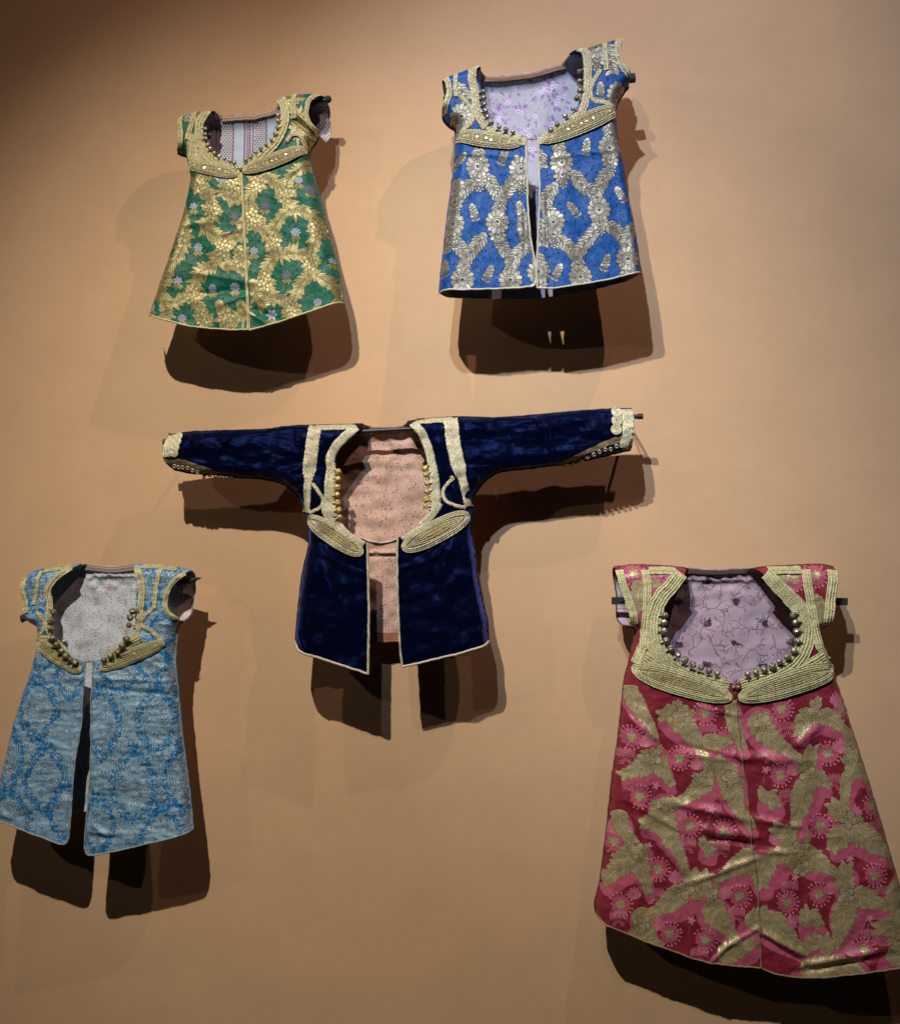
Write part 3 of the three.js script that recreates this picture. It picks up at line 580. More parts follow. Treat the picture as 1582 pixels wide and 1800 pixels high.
  br('neck_braid', [[362, 248], [336, 280], [328, 350], [345, 430], [352, 520], [375, 600], [420, 665]], 50, { lines: 4 });
  br('neck_braid', [[420, 665], [480, 695], [560, 715], [640, 730]], 30, { lines: 2 });
  br('shoulder_braid', [[225, 282], [222, 380], [226, 468]], 24, { lines: 2 });
  br('cuff_braid', [[155, 328], [176, 380], [182, 450], [162, 510], [152, 560]], 32, { lines: 3 });
  br('breast_braid', [[250, 460], [305, 515], [335, 580], [320, 640], [250, 690]], 22, { lines: 2 });
  br('neck_braid', [[1005, 152], [1042, 172], [1063, 225], [1066, 320], [1062, 420], [1046, 510], [1020, 580]], 48, { lines: 4 });
  br('neck_braid', [[1020, 570], [950, 620], [860, 685], [765, 730]], 28, { lines: 2 });
  br('shoulder_braid', [[1176, 95], [1180, 180], [1186, 298]], 26, { lines: 2 });
  br('cuff_braid', [[1282, 74], [1262, 125], [1260, 200], [1285, 270], [1335, 325]], 40, { lines: 3 });
  br('breast_braid', [[1152, 295], [1110, 360], [1085, 430], [1105, 490], [1180, 505], [1245, 525]], 22, { lines: 2 });
  br('opening_braid', [[655, 725], [658, 780]], 26, { lines: 2 });
  br('opening_braid', [[765, 725], [762, 775]], 20, { lines: 2 });
  G.paddle(z(222, 715), z(640, 775), 52 / 3.674, M, { sequins: 5, rings: 3, seed: 15, taper: -0.12 });
  G.paddle(z(1260, 542), z(770, 762), 60 / 3.674, M, { sequins: 7, rings: 3, seed: 18, taper: -0.15 });
  G.seam([sideL, sleeveL, topL, topR, sideR], new THREE.MeshStandardMaterial({ color: new THREE.Color(0.01, 0.035, 0.15), roughness: 0.7 }));
  const pipe = new THREE.MeshStandardMaterial({ color: new THREE.Color(0.4, 0.37, 0.28), roughness: 0.6, metalness: 0.2 });
  G.piping('opening_piping', openL, pipe, 0.0022); G.piping('opening_piping', openR, pipe, 0.002); G.piping('cuff_hem', armB, new THREE.MeshStandardMaterial({ color: new THREE.Color(0.02, 0.03, 0.06), roughness: 0.8 }), 0.0018, G.zr); G.piping('hem_piping', hemL, pipe, 0.0022); G.piping('hem_piping', hemR, pipe, 0.0022);
  const bm = buttonMat(0.26, 0.23, 0.17, 0.8, 0.42);
  G.buttons(Z([[398, 440], [402, 482], [405, 522], [412, 562], [425, 602], [450, 642], [500, 670], [543, 685], [588, 698]]), z(720, 450), 0.0055, bm, { seed: 23 });
  G.buttons(Z([[1010, 315], [1012, 375], [1014, 437], [995, 485], [970, 553], [921, 600], [871, 652], [829, 688]]), z(720, 450), 0.0058, bm, { seed: 29 });
  part('clasp', new THREE.CylinderGeometry(0.0016, 0.0016, 72 / 3.674 * G.k, 8).rotateZ(Math.PI / 2).translate(...G.local(...z(710, 738), 0.2)), bm, G.root);
  holder('dark metal holder with square tips behind the bright blue waistcoat', 0.14, z(172, 470), z(1354, 322), 0.006, new THREE.CylinderGeometry(0.0105, 0.0105, 0.018, 14).rotateZ(Math.PI / 2));
}

// ---------------------------------------------------------------- long-sleeved navy velvet jacket
{
  const Z = VZ, z = (x, y) => Z([[x, y]])[0];
  const openL = spl(Z([[540, 892], [546, 1100], [550, 1300], [546, 1735]]));
  const hemL = spl(Z([[546, 1735], [440, 1700], [300, 1655], [170, 1615], [100, 1588], [66, 1535]]));
  const sideL = spl(Z([[66, 1535], [80, 1350], [110, 1100], [152, 900], [150, 800], [125, 690], [108, 600]]));
  const armL = spl(Z([[108, 600], [130, 400], [160, 250], [180, 135]]));
  const topL = spl(Z([[180, 135], [300, 131], [400, 128], [505, 125]]));
  const neckL = spl(Z([[505, 125], [420, 190], [350, 270], [328, 345], [345, 385], [334, 440], [330, 550], [332, 660], [355, 765], [420, 832], [540, 892]]));
  const openR = spl(Z([[735, 862], [731, 1000], [736, 1250], [750, 1560], [765, 1690]]));
  const hemR = spl(Z([[765, 1690], [900, 1660], [1100, 1610], [1300, 1550], [1320, 1530]]));
  const sideR = spl(Z([[1320, 1530], [1310, 1400], [1262, 1200], [1228, 950], [1207, 830], [1215, 700], [1212, 600]]));
  const armR = spl(Z([[1212, 600], [1180, 400], [1150, 250], [1120, 78]]));
  const topR = spl(Z([[1120, 78], [950, 90], [795, 108]]));
  const neckR = spl(Z([[795, 108], [850, 150], [898, 220], [918, 300], [932, 420], [945, 560], [945, 650], [928, 725], [880, 790], [800, 835], [735, 862]]));
  // sleeves
  const sTopL = spl([...SLZ([[110, 290], [245, 268], [400, 258], [680, 250], [900, 240], [1100, 215], [1240, 212]]), z(260, 133)]);
  const sEndL = spl(SLZ([[150, 565], [105, 510], [90, 440], [95, 350], [110, 290]]));
  const sBotL = spl([z(170, 760), z(140, 700), ...SLZ([[1150, 790], [1090, 725], [1000, 672], [850, 640], [640, 625], [480, 605], [300, 595], [150, 565]])]);
  const sTopR = spl([z(1040, 85), ...SRZ([[410, 103], [600, 110], [860, 95], [1000, 80], [1200, 65], [1320, 58], [1425, 58]])]);
  const sEndR = spl(SRZ([[1425, 58], [1421, 200], [1418, 298]]));
  const sBotR = spl([...SRZ([[1418, 298], [1300, 325], [1150, 360], [980, 385], [800, 410], [650, 430], [560, 490], [505, 570]]), z(1195, 700), z(1160, 780)]);
  const common = { z0: 0.155, zm: 0.118, zb: 0.06 };
  const G = new Garment({
    name: 'velvet_jacket', label: 'long sleeved dark navy velvet jacket with gold braid and pink lining, in the middle', category: 'jacket', at: z(640, 900), ...common, R: 24, Rb: 30,
    edges: [sideL, topL, topR, sideR], seed: 30, rough: [0.003, 0.0006],
    folds: [[...z(230, 930), ...z(390, 1050), 6, 0.008], [...z(280, 1040), ...z(420, 1400), 10, 0.009], [...z(200, 1050), ...z(150, 1500), 14, 0.007], [...z(1080, 900), ...z(1000, 1130), 8, 0.012], [...z(80, 1480), ...z(160, 1600), 6, 0.007], [...z(800, 1000), ...z(850, 1500), 16, -0.005], [...z(1190, 950), ...z(1280, 1500), 8, 0.009], [...z(480, 1560), ...z(540, 1720), 5, 0.003], [...z(1090, 1460), ...z(1120, 1600), 7, 0.003], [...z(330, 1000), ...z(500, 1060), 5, -0.004], [...z(280, 1480), ...z(300, 1640), 4, 0.002], [...z(210, 600), ...z(250, 900), 6, 0.002], [...z(760, 1060), ...z(900, 1020), 5, 0.005], [...z(1040, 920), ...z(960, 1000), 4, 0.007], [...z(1110, 920), ...z(1060, 1060), 4, 0.006], [...z(240, 960), ...z(340, 1020), 3.4, 0.005], [...z(270, 1060), ...z(330, 1180), 5, 0.006], [...z(200, 560), ...z(240, 660), 3, 0.004], [...z(300, 350), ...z(255, 560), 5, 0.004], [...z(1000, 250), ...z(1050, 450), 6, 0.005], [...z(1090, 540), ...z(1130, 640), 4, 0.004], [...z(400, 1100), ...z(440, 1500), 12, 0.006], [...z(980, 1250), ...z(1090, 1560), 14, 0.007], [...z(1230, 1480), ...z(1310, 1400), 5, 0.005]],
  });
  const pile = (() => {   // the nap of the velvet: a fine tooth with crushed patches
    const n = 512, cv = document.createElement('canvas'); cv.width = cv.height = n; const c = cv.getContext('2d'), im = c.createImageData(n, n), r = rng(77);
    for (let y = 0; y < n; y++) for (let x = 0; x < n; x++) { const i = (y * n + x) * 4, v = 110 + 60 * ns(x / 90, y / 120, 3) + 14 * ns(x / 22, y / 34, 6) + 50 * (r() - 0.5); im.data[i] = v; im.data[i + 1] = 108 + 40 * ns(x / 60, y / 80, 11); im.data[i + 2] = 0; im.data[i + 3] = 255; }
    c.putImageData(im, 0, 0); return tex(cv, false, true);
  })();
  pile.repeat.set(0.12, 0.12);
  const velvet = new THREE.MeshPhysicalMaterial({ color: new THREE.Color(0.0008, 0.0014, 0.008), specularColor: new THREE.Color(0.1, 0.22, 1), roughness: 1, roughnessMap: pile, bumpMap: pile, bumpScale: 0.0011, specularIntensity: 0.24, sheen: 1, sheenColor: new THREE.Color(0.07, 0.15, 1.0), sheenRoughness: 0.75, side: THREE.DoubleSide });
  G.sheet('front_panel', join(openL, hemL, sideL, armL, topL, neckL), velvet, { h: 3.2 });
  G.sheet('front_panel', join(openR, hemR, sideR, armR, topR, neckR), velvet, { h: 3.2 });
  // lining of the back
  const lin = cloth([...z(270, 80), ...z(1000, 1580)], 2.4, { g: ['#ba9583', 120, 210, 0], g2: ['#b08875', 120, 210, 0], w: ['#d0b6a4', 122, 210, 0], d: ['#4f2530', 118, 210, 0], tape: ['#8f6047', 130, 200, 0], org: ['#a8603c', 130, 200, 0] }, (c, P, r, b) => {
    c.fillStyle = P('g'); c.fillRect(b[0], b[1], 300, 500);
    for (let i = 0; i < 260; i++) { const x = lerp(b[0], b[2], r()), y = lerp(b[1], b[3], r()); blob(c, x, y, 2 + r() * 5, 1 + r() * 3, P('g2')); }
    for (let i = 0; i < 2600; i++) { const x = lerp(b[0], b[2], r()), y = lerp(b[1], b[3], r()); blob(c, x, y, 0.5 + r() * 0.7, 0.5 + r() * 0.6, P('w')); if (i % 3 === 0) blob(c, x + 3, y + 1.4, 0.8 + r() * 0.5, 0.6 + r() * 0.4, P('d')); }
    const [, ty] = z(0, 1480); c.fillStyle = P('tape'); c.fillRect(b[0], ty, 300, 16);
    for (let x = b[0]; x < b[2]; x += 2.6) path(c, [[x, ty + 10], [x + 5, ty + 2.6]], P('org'), 0.8);
    path(c, [[b[0], ty], [b[2], ty]], P('d'), 0.5); path(c, [[b[0], ty + 13], [b[2], ty + 13]], P('w'), 0.5);
  }, plain, { seed: 8, bump: 0.0006 });
  const linUv = (x, y) => lin.uv(CX + (x - CX) / G.back, CY + (y - CY) / G.back);
  const neckB = G.neckBack(spl(Z([[505, 125], [560, 132], [620, 136], [740, 131], [795, 108]])));
  const hemB = spl(G.bk(Z([[1290, 1500], [1100, 1525], [750, 1538], [550, 1535], [300, 1530], [90, 1500]])));
  const zWaist = G.zr, [wx, wy] = z(640, 965);
  const rearFold = (x, y) => zWaist(x, y) + 0.006 * Math.exp(-(((y - wy - 4 * ns(x / 14, 3)) / 3.2) ** 2)) - 0.004 * Math.exp(-(((y - wy - 8) / 3) ** 2)) + 0.004 * ns(x / 22, y / 15, 44) * sstep((wy - 120 - y) / 50);
  G.sheet('back_panel', join(sideL, armL, topL, neckB, rev(topR), rev(armR), rev(sideR), hemB), lin.m, { zf: rearFold, uv: linUv, h: 3.6 });
  const tape = cloth([0, 0, 60, 12], 5, { g: ['#8d6350', 120, 200, 0], d: ['#5a3628', 110, 200, 0] }, (c, P) => { c.fillStyle = P('g'); c.fillRect(0, 0, 60, 12); for (let x = -8; x < 60; x += 3) path(c, [[x, 10], [x + 6, 3]], P('d'), 0.9); path(c, [[0, 1.5], [60, 1.5]], P('d'), 0.6); }, plain, { bump: 0.0005 });
  tape.m.map.wrapS = tape.m.bumpMap.wrapS = THREE.RepeatWrapping;
  part('collar_band', (() => { const g = G.ribbonGeo(Z([[515, 146], [580, 152], [660, 154], [740, 148], [788, 130]]), 10, { zf: G.zr, lift: 0.002, thick: 0.0012 }), u = g.attributes.uv; for (let i = 0; i < u.count; i++) u.setXY(i, u.getX(i) * 0.35, (i % 9) / 8); return g; })(), tape.m, G.root);
  const M = GOLD.velvet, pipe = new THREE.MeshStandardMaterial({ color: new THREE.Color(0.46, 0.39, 0.3), roughness: 0.6, metalness: 0.15 });
  G.piping('opening_piping', openL, pipe, 0.003); G.piping('opening_piping', openR, pipe, 0.0026); G.piping('hem_piping', hemL, pipe, 0.0028); G.piping('hem_piping', hemR, pipe, 0.0028);
  const dark = new THREE.MeshStandardMaterial({ color: new THREE.Color(0.004, 0.006, 0.02), roughness: 0.8 });
  G.seam([sideL, topL, topR, sideR], dark);
  // sleeves: closed tubes that open at the cuff
  const sleeve = (side, top, bot, end, folds, sd) => {
    const H = Object.create(G); Object.assign(H, { edges: [top, bot].map((e) => e.filter((_, i) => i % 2 === 0 || i === e.length - 1)), folds, R: 26, Rb: 26, rough: [0.0042, 0.001], seed: sd, neckLine: null, z0: 0.152, zm: 0.122, zb: 0.092, stretch: [0.7, 1.3] });
    const closing = spl([side < 0 ? bot[0] : bot[bot.length - 1], side < 0 ? top[top.length - 1] : top[0]]);
    const poly = side < 0 ? join(top, rev(closing), bot, end) : join(closing, top, end, bot);
    const zf = (x, y) => H.front(x, y) - 0.008 * sstep(side < 0 ? (x - z(90, 0)[0]) / 34 : (z(1225, 0)[0] - x) / 34), zr = (x, y) => H.rear(x, y);
    const s = G.sheet('sleeve', poly, velvet, { zf, h: 3.2 });
    G.sheet('sleeve_back', poly, velvet, { zf: zr, h: 5, parent: s });
    for (const l of [top, bot]) part('sleeve_seam', G.cordGeo(l, 0.0018, { zf: (x, y) => Math.min(H.zm, zf(x, y)), lift: -0.001 }), dark, s);
    return { s, zf, poly };
  };
  const SL = sleeve(-1, sTopL, sBotL, sEndL, [[...SLZ([[540, 320]])[0], ...SLZ([[680, 400]])[0], 5, 0.004], [...SLZ([[500, 480]])[0], ...SLZ([[620, 300]])[0], 5, 0.004], [...SLZ([[350, 400]])[0], ...SLZ([[420, 300]])[0], 4, 0.003], [...SLZ([[1000, 600]])[0], ...SLZ([[1180, 560]])[0], 5, 0.005], [...SLZ([[1050, 650]])[0], ...SLZ([[1190, 640]])[0], 4, 0.005], [...SLZ([[1150, 250]])[0], ...SLZ([[1160, 420]])[0], 5, 0.004], [...SLZ([[780, 380]])[0], ...SLZ([[880, 560]])[0], 8, -0.004], [...SLZ([[1100, 720]])[0], ...SLZ([[1200, 700]])[0], 3, 0.006], [...SLZ([[1080, 600]])[0], ...SLZ([[1170, 660]])[0], 3, 0.006], [...SLZ([[560, 360]])[0], ...SLZ([[620, 330]])[0], 3, 0.005], [...SLZ([[300, 320]])[0], ...SLZ([[380, 380]])[0], 4, 0.005], [...SLZ([[700, 290]])[0], ...SLZ([[900, 280]])[0], 3, 0.004]], 41);
  const SR = sleeve(1, sTopR, sBotR, sEndR, [[...SRZ([[900, 140]])[0], ...SRZ([[960, 320]])[0], 5, 0.005], [...SRZ([[820, 110]])[0], ...SRZ([[900, 140]])[0], 5, 0.004], [...SRZ([[500, 130]])[0], ...SRZ([[620, 150]])[0], 5, 0.004], [...SRZ([[450, 120]])[0], ...SRZ([[440, 300]])[0], 5, 0.003], [...SRZ([[460, 400]])[0], ...SRZ([[560, 420]])[0], 4, 0.005], [...SRZ([[480, 460]])[0], ...SRZ([[540, 480]])[0], 4, 0.005], [...SRZ([[1100, 100]])[0], ...SRZ([[1180, 200]])[0], 6, 0.004], [...SRZ([[700, 200]])[0], ...SRZ([[760, 380]])[0], 9, -0.004], [...SRZ([[480, 420]])[0], ...SRZ([[530, 470]])[0], 3, 0.007], [...SRZ([[500, 400]])[0], ...SRZ([[600, 400]])[0], 3, 0.005], [...SRZ([[850, 110]])[0], ...SRZ([[880, 170]])[0], 3, 0.006], [...SRZ([[930, 150]])[0], ...SRZ([[930, 250]])[0], 3.5, 0.006], [...SRZ([[480, 120]])[0], ...SRZ([[560, 160]])[0], 3.5, 0.005]], 47);
  // cuffs: turned facing of the slit, end band, scallops of coiled braid, loops and tiny buttons
  const facing = new THREE.MeshStandardMaterial({ map: M.map, bumpMap: M.bumpMap, bumpScale: 0.001, color: new THREE.Color(0.3, 0.24, 0.17), roughness: 0.7, metalness: 0.1, side: THREE.DoubleSide });
  const raise = (f, h) => (x, y) => f(x, y) + h;
  G.sheet('cuff_facing', join(spl(SLZ([[100, 470], [200, 478], [330, 515], [450, 560], [560, 602]])), spl(SLZ([[560, 602], [420, 598], [300, 580], [160, 552], [100, 500]]))), facing, { zf: raise(SL.zf, 0.0022), h: 3, parent: SL.s });
  G.sheet('cuff_facing', join(spl(SRZ([[1420, 205], [1340, 218], [1240, 260], [1100, 325], [995, 378]])), spl(SRZ([[995, 378], [1060, 372], [1160, 325], [1300, 270], [1365, 262], [1362, 305], [1418, 293]]))), facing, { zf: raise(SR.zf, 0.0022), h: 3, parent: SR.s });
  const cuff = (Q, f, band, w, rings, s) => {
    G.braid('cuff_braid', Q(band), w, M, { lines: 4, zf: raise(f, 0.002), parent: s, cords: false, thick: 0.003 });
    for (const [x, y, rr] of rings) {
      const [px, py] = Q([[x, y]])[0], parts = [];
      for (const q of [1, 0.68, 0.36]) parts.push(G.cordGeo(Array.from({ length: 28 }, (_, i) => [px + Math.cos(i / 28 * 6.2832) * rr * q, py + Math.sin(i / 28 * 6.2832) * rr * q]), 0.0021, { zf: raise(f, 0.0045), closed: true }));
      parts.push(G.cordGeo([[px - 0.5, py], [px + 0.5, py]], 0.002, { zf: raise(f, 0.005) }));
      part('braid_scallop', mergeGeometries(parts), M, s);
    }
  };
  cuff(SLZ, SL.zf, [[165, 285], [150, 340], [140, 400], [140, 470]], 21, [[205, 305, 6.4], [202, 350, 6.4], [193, 398, 6.4], [187, 440, 6]], SL.s);
  cuff(SRZ, SR.zf, [[1388, 62], [1390, 130], [1392, 210]], 21, [[1328, 82, 8.4], [1326, 132, 8.4], [1322, 184, 8.4]], SR.s);
  G.braid('cuff_braid', SRZ([[1408, 215], [1380, 240], [1372, 290]]), 17, M, { zf: raise(SR.zf, 0.003), parent: SR.s, cords: false });
  const tiny = buttonMat(0.42, 0.38, 0.3, 0.6, 0.45);
  const ring = (Q, list, { zf: f, s, poly }) => list.forEach(([x, y]) => { const [px, py] = Q([[x, y]])[0]; const g = new THREE.TorusGeometry(0.0036, 0.0017, 8, 14); const m = part('cuff_button', g, tiny, s); m.position.set(...G.local(px, py, inside(poly, px, py) ? f(px, py) + 0.004 : 0.1235)); m.rotation.set(0.5, (x % 7) * 0.1 - 0.3, 0); });
  ring(SLZ, [[175, 542], [207, 549], [240, 552], [280, 556], [315, 575], [352, 586], [400, 603], [440, 608], [487, 616], [527, 620], [572, 624], [615, 629]], SL);
  ring(SRZ, [[1355, 275], [1325, 281], [1292, 297], [1260, 300], [1228, 312], [1195, 328], [1160, 342], [1132, 356], [1100, 370], [1068, 387], [1028, 386], [1000, 384]], SR);
  // braids of the front
  const zc = (x, y) => G.zf(x, y) + 0.001, br = (n, l, w, o) => G.braid(n, Z(l), typeof w === 'function' ? w : w / 3.674, M, { zf: zc, cords: false, thick: 0.0026, ...o });
  const taper = (a, b, k) => (t) => lerp(a, b, sstep((t - k) / 0.15)) / 3.674;
  br('shoulder_braid', [[205, 142], [190, 250], [168, 430], [155, 560], [142, 700]], taper(84, 50, 0.5), { picot: 1.6 });
  br('shoulder_braid', [[200, 152], [330, 150], [440, 144]], 40, { picot: 1.4 });
  br('neck_braid', [[470, 150], [395, 215], [330, 290], [305, 350], [308, 430], [300, 540], [300, 640], [318, 730]], taper(58, 66, 0.5), { picot: 1.2 });
  br('shoulder_braid', [[1072, 88], [1090, 250], [1122, 400], [1160, 530], [1190, 660]], taper(90, 54, 0.55), { picot: 1.6 });
  br('shoulder_braid', [[855, 112], [960, 104], [1085, 100]], 40, { picot: 1.4 });
  br('neck_braid', [[830, 125], [890, 195], [930, 290], [955, 400], [968, 520], [975, 620], [965, 690]], taper(54, 66, 0.5), { picot: 1.2 });
  br('breast_braid', [[190, 515], [235, 575], [258, 630], [240, 670], [165, 705]], 24, { picot: 0.8 });
  br('breast_braid', [[1072, 470], [1088, 486], [1062, 510], [1025, 565], [1038, 620], [1100, 655], [1170, 672]], 24, { picot: 0.8 });
  br('breast_braid', [[265, 650], [285, 720], [340, 780]], 50, {});
  br('breast_braid', [[1005, 640], [960, 710], [880, 790]], 46, {});
  br('breast_braid', [[350, 765], [420, 840], [520, 905]], 34, {});
  br('breast_braid', [[920, 760], [850, 815], [760, 870]], 26, {});
  G.paddle(z(152, 732), z(512, 968), 66 / 3.674, M, { sequins: 4, rings: 3, seed: 25, zf: zc, eye: 0.5 });
  G.paddle(z(1195, 712), z(762, 938), 74 / 3.674, M, { sequins: 4, rings: 3, seed: 28, zf: zc, eye: 0.5 });
  const bm = new THREE.MeshStandardMaterial({ color: new THREE.Color(0.5, 0.38, 0.15), roughness: 0.5, metalness: 0.45 });
  G.buttons(Z([[356, 440], [355, 487], [351, 540], [350, 586], [352, 637], [361, 686], [366, 730]]), z(640, 600), 0.0066, bm, { seed: 33 });
  G.buttons(Z([[909, 420], [917, 462], [922, 515], [920, 567], [917, 617], [914, 660]]), z(640, 600), 0.0066, bm, { seed: 39 });
  const band = G.cordGeo(spl(G.bk(Z([[490, 862], [560, 888], [650, 893], [735, 872], [800, 845]]))), 0.0022, { zf: rearFold, lift: 0.001 });
  part('waist_piping', band, pipe, G.root);
  // the rod through both sleeves, on two wall pegs
  const rod = new THREE.Group(); rod.name = 'hanging_rod'; rod.userData = { label: 'thin dark rod through the sleeves of the navy velvet jacket', category: 'hanging rod' };
  const zR = 0.112, P = ([x, y], q) => new THREE.Vector3((x - CX) * S * (1 - q / D), (CY - y) * S * (1 - q / D), q);
  const a = P([292, 777], zR), b = P([1125, 732], zR), c0 = a.clone().lerp(b, 0.5); rod.position.copy(c0.clone().setZ(0)); scene.add(rod);
  const off = (v) => v.clone().sub(new THREE.Vector3(c0.x, c0.y, 0));
  part('rod', new THREE.TubeGeometry(new THREE.LineCurve3(off(a), off(b)), 2, 0.0052, 14), ironMat, rod);
  for (const e of [a, b]) {
    part('end_cap', new THREE.CylinderGeometry(0.0066, 0.0066, 0.012, 14).rotateZ(Math.PI / 2), ironMat, rod).position.copy(off(e));
    const i = e.clone().lerp(c0, e === a ? 0.1 : 0.02); i.z = zR;
    part('wall_peg', new THREE.TubeGeometry(new THREE.LineCurve3(off(i).setZ(0), off(i).setZ(zR)), 2, 0.0034, 10), ironMat, rod);
  }
}

// ---------------------------------------------------------------- pale blue damask waistcoat
{
  const Z = LZ, z = (x, y) => Z([[x, y]])[0];
  const openL = spl(Z([[517, 608], [510, 700], [500, 850], [490, 1000], [462, 1150], [442, 1350], [428, 1560], [418, 1635]]));
  const hemL = spl(Z([[418, 1635], [404, 1662], [380, 1668], [300, 1640], [180, 1595], [80, 1555], [0, 1530], [-50, 1512]]));
  const sideL = spl(Z([[-50, 1512], [-25, 1380], [18, 1200], [70, 980], [120, 820], [168, 680], [198, 570], [214, 480], [205, 405]]));
  const sleeveL = spl(Z([[205, 405], [175, 390], [135, 362]]));
  const cuffL = spl(Z([[135, 362], [146, 332], [170, 318], [165, 250], [148, 180], [143, 115]]));
  const topL = spl(Z([[143, 115], [180, 85], [260, 65], [380, 50], [462, 40]]));
  const neckL = spl(Z([[462, 40], [400, 80], [340, 140], [316, 190], [330, 240], [322, 310], [322, 420], [330, 470], [395, 552], [470, 592], [517, 608]]));
  const openR = spl(Z([[560, 597], [560, 700], [550, 850], [550, 1050], [545, 1250], [530, 1450], [515, 1600], [512, 1690]]));
  const hemR = spl(Z([[512, 1690], [528, 1728], [560, 1732], [700, 1705], [850, 1670], [1000, 1635], [1125, 1600]]));
  const sideR = spl(Z([[1125, 1600], [1110, 1450], [1090, 1280], [1060, 1050], [1036, 800], [1020, 620], [1026, 500], [1036, 410], [1066, 375]]));
  const cuffR = spl(Z([[1066, 375], [1030, 335], [995, 300], [988, 240], [1010, 180], [1050, 122], [1110, 78]]));
  const topR = spl(Z([[1110, 78], [1050, 62], [950, 50], [860, 43], [780, 42]]));
  const neckR = spl(Z([[780, 42], [802, 80], [826, 150], [812, 230], [810, 300], [800, 400], [770, 470], [705, 545], [625, 590], [560, 597]]));
  const G = new Garment({
    name: 'brocade_waistcoat', label: 'pale grey blue damask waistcoat with white printed lining, lower left', at: z(540, 900), z0: 0.155, zm: 0.122, zb: 0.088, R: 18, Rb: 18,
    edges: [sideL, sleeveL, topL, topR, sideR], seed: 52, rough: [0.0018, 0.001], stretch: [0.55, 1.25],
    folds: [[...z(180, 730), ...z(480, 700), 4, 0.002], [...z(590, 700), ...z(1000, 720), 4, 0.0025], [...z(620, 760), ...z(1020, 800), 4, -0.002], [...z(250, 800), ...z(150, 1500), 16, 0.005], [...z(700, 800), ...z(720, 1600), 16, 0.005], [...z(950, 800), ...z(1040, 1550), 14, -0.004], [...z(560, 800), ...z(570, 1300), 5, 0.002], [...z(560, 1550), ...z(640, 1620), 5, 0.004], [...z(540, 1620), ...z(700, 1640), 5, -0.003], [...z(20, 1480), ...z(150, 1540), 6, 0.003], [...z(960, 380), ...z(1040, 400), 5, 0.004]],
  });
  const box = [...z(-80, 20), ...z(1150, 1760)];
  const pal = { grey: ['#7d9cb2', 120, 115, 20], grey2: ['#9fb6c5', 150, 100, 30], grey3: ['#6690ae', 110, 130, 10], blue: ['#125a92', 60, 125, 0], blue2: ['#2678b0', 76, 105, 0], line: ['#2f4c66', 74, 160, 0], tan: ['#9a9a8e', 130, 120, 40] };
  const fab = cloth(box, 2.5, pal, (c, P, r, b) => {
    c.fillStyle = P('grey'); c.fillRect(b[0], b[1], b[2] - b[0], b[3] - b[1]);
    const diamonds = [[240, 880, 105, 170], [290, 1300, 115, 190], [930, 950, 105, 190], [800, 1330, 125, 200], [610, 960, 105, 200], [1080, 1290, 105, 190], [50, 1160, 100, 180], [960, 1640, 120, 180], [80, 1530, 110, 170], [400, 1480, 90, 160], [590, 1560, 90, 160], [720, 650, 110, 120], [900, 600, 90, 110], [430, 690, 80, 120], [260, 540, 80, 100], [240, 200, 60, 120], [1010, 180, 80, 120], [880, 180, 60, 120], [970, 420, 70, 80], [1100, 760, 70, 120]];
    for (const [x0, y0, rx, ry] of diamonds) {
      for (let i = 0; i < 380; i++) {
        const t = i / 380 * 6.2832, ct = Math.cos(t), st = Math.sin(t), m = 1 / (Math.abs(ct) ** 1.35 + Math.abs(st) ** 1.35) ** 0.74, j = 0.8 + r() * 0.36;
        const [x, y] = z(x0 + ct * m * rx * j, y0 + st * m * ry * j);
        leaf(c, x, y, t + (r() - 0.5) * 2.4, 3 + r() * 5, 1 + r() * 1.7, P(r() < 0.6 ? 'blue' : 'blue2'));
      }
      for (let i = 0; i < 40; i++) { const [x, y] = z(x0 + (r() - 0.5) * 0.7 * rx, y0 - ry * (0.9 + r() * 0.3)); leaf(c, x, y, r() * 7, 5 + r() * 3, 2, P(r() < 0.6 ? 'blue' : 'blue2')); }
      for (let i = 0; i < 18; i++) { const a = r() * 7, d = Math.sqrt(r()) * 0.7, [x, y] = z(x0 + Math.cos(a) * d * rx, y0 + Math.sin(a) * d * ry); rosette(c, x, y, 6, 3.4, 2.4, P(r() < 0.5 ? 'grey2' : 'grey'), P('line'), r()); }
      for (let i = 0; i < 26; i++) { const a = r() * 7, d = 0.75 + r() * 0.5, [x, y] = z(x0 + Math.cos(a) * d * rx, y0 + Math.sin(a) * d * ry); leaf(c, x, y, r() * 7, 7 + r() * 5, 2, P('grey2'), P('line'), 0.4); }
    }
    for (let i = 0; i < 2600; i++) {
      const x = lerp(b[0], b[2], r()), y = lerp(b[1], b[3], r()), q = r();
      if (q < 0.45) scroll(c, x, y, 2 + r() * 4.5, r() * 7, P(r() < 0.6 ? 'line' : 'grey2'), 0.75); else if (q < 0.8) leaf(c, x, y, r() * 7, 4 + r() * 6, 1.2 + r() * 1.4, P(r() < 0.5 ? 'grey2' : 'grey3'), P('line'), 0.35); else { c.beginPath(); c.arc(x, y, 3 + r() * 7, r() * 7, r() * 7 + 1.5); c.strokeStyle = P('line'); c.lineWidth = 0.7; c.stroke(); }
    }
    for (const [x0, y0] of [[400, 830], [150, 1150], [780, 950], [980, 1270], [430, 1250], [690, 1180], [880, 1130]]) for (const s of [-1, 1]) for (let k = 0; k < 5; k++) path(c, spl(Z([[x0 + s * (10 + k * 9), y0 - 70], [x0 + s * (16 + k * 5), y0], [x0 + s * (24 + k * 12), y0 + 70]]), 4), P(k % 2 ? 'line' : 'grey2'), 0.6);
    for (let i = 0; i < 500; i++) { const x = lerp(b[0], b[2], r()), y = lerp(b[1], b[3], r()); blob(c, x, y, 0.8 + r(), 0.6 + r() * 0.6, P('tan')); }
  }, twill, { seed: 31, bump: 0.0016 });
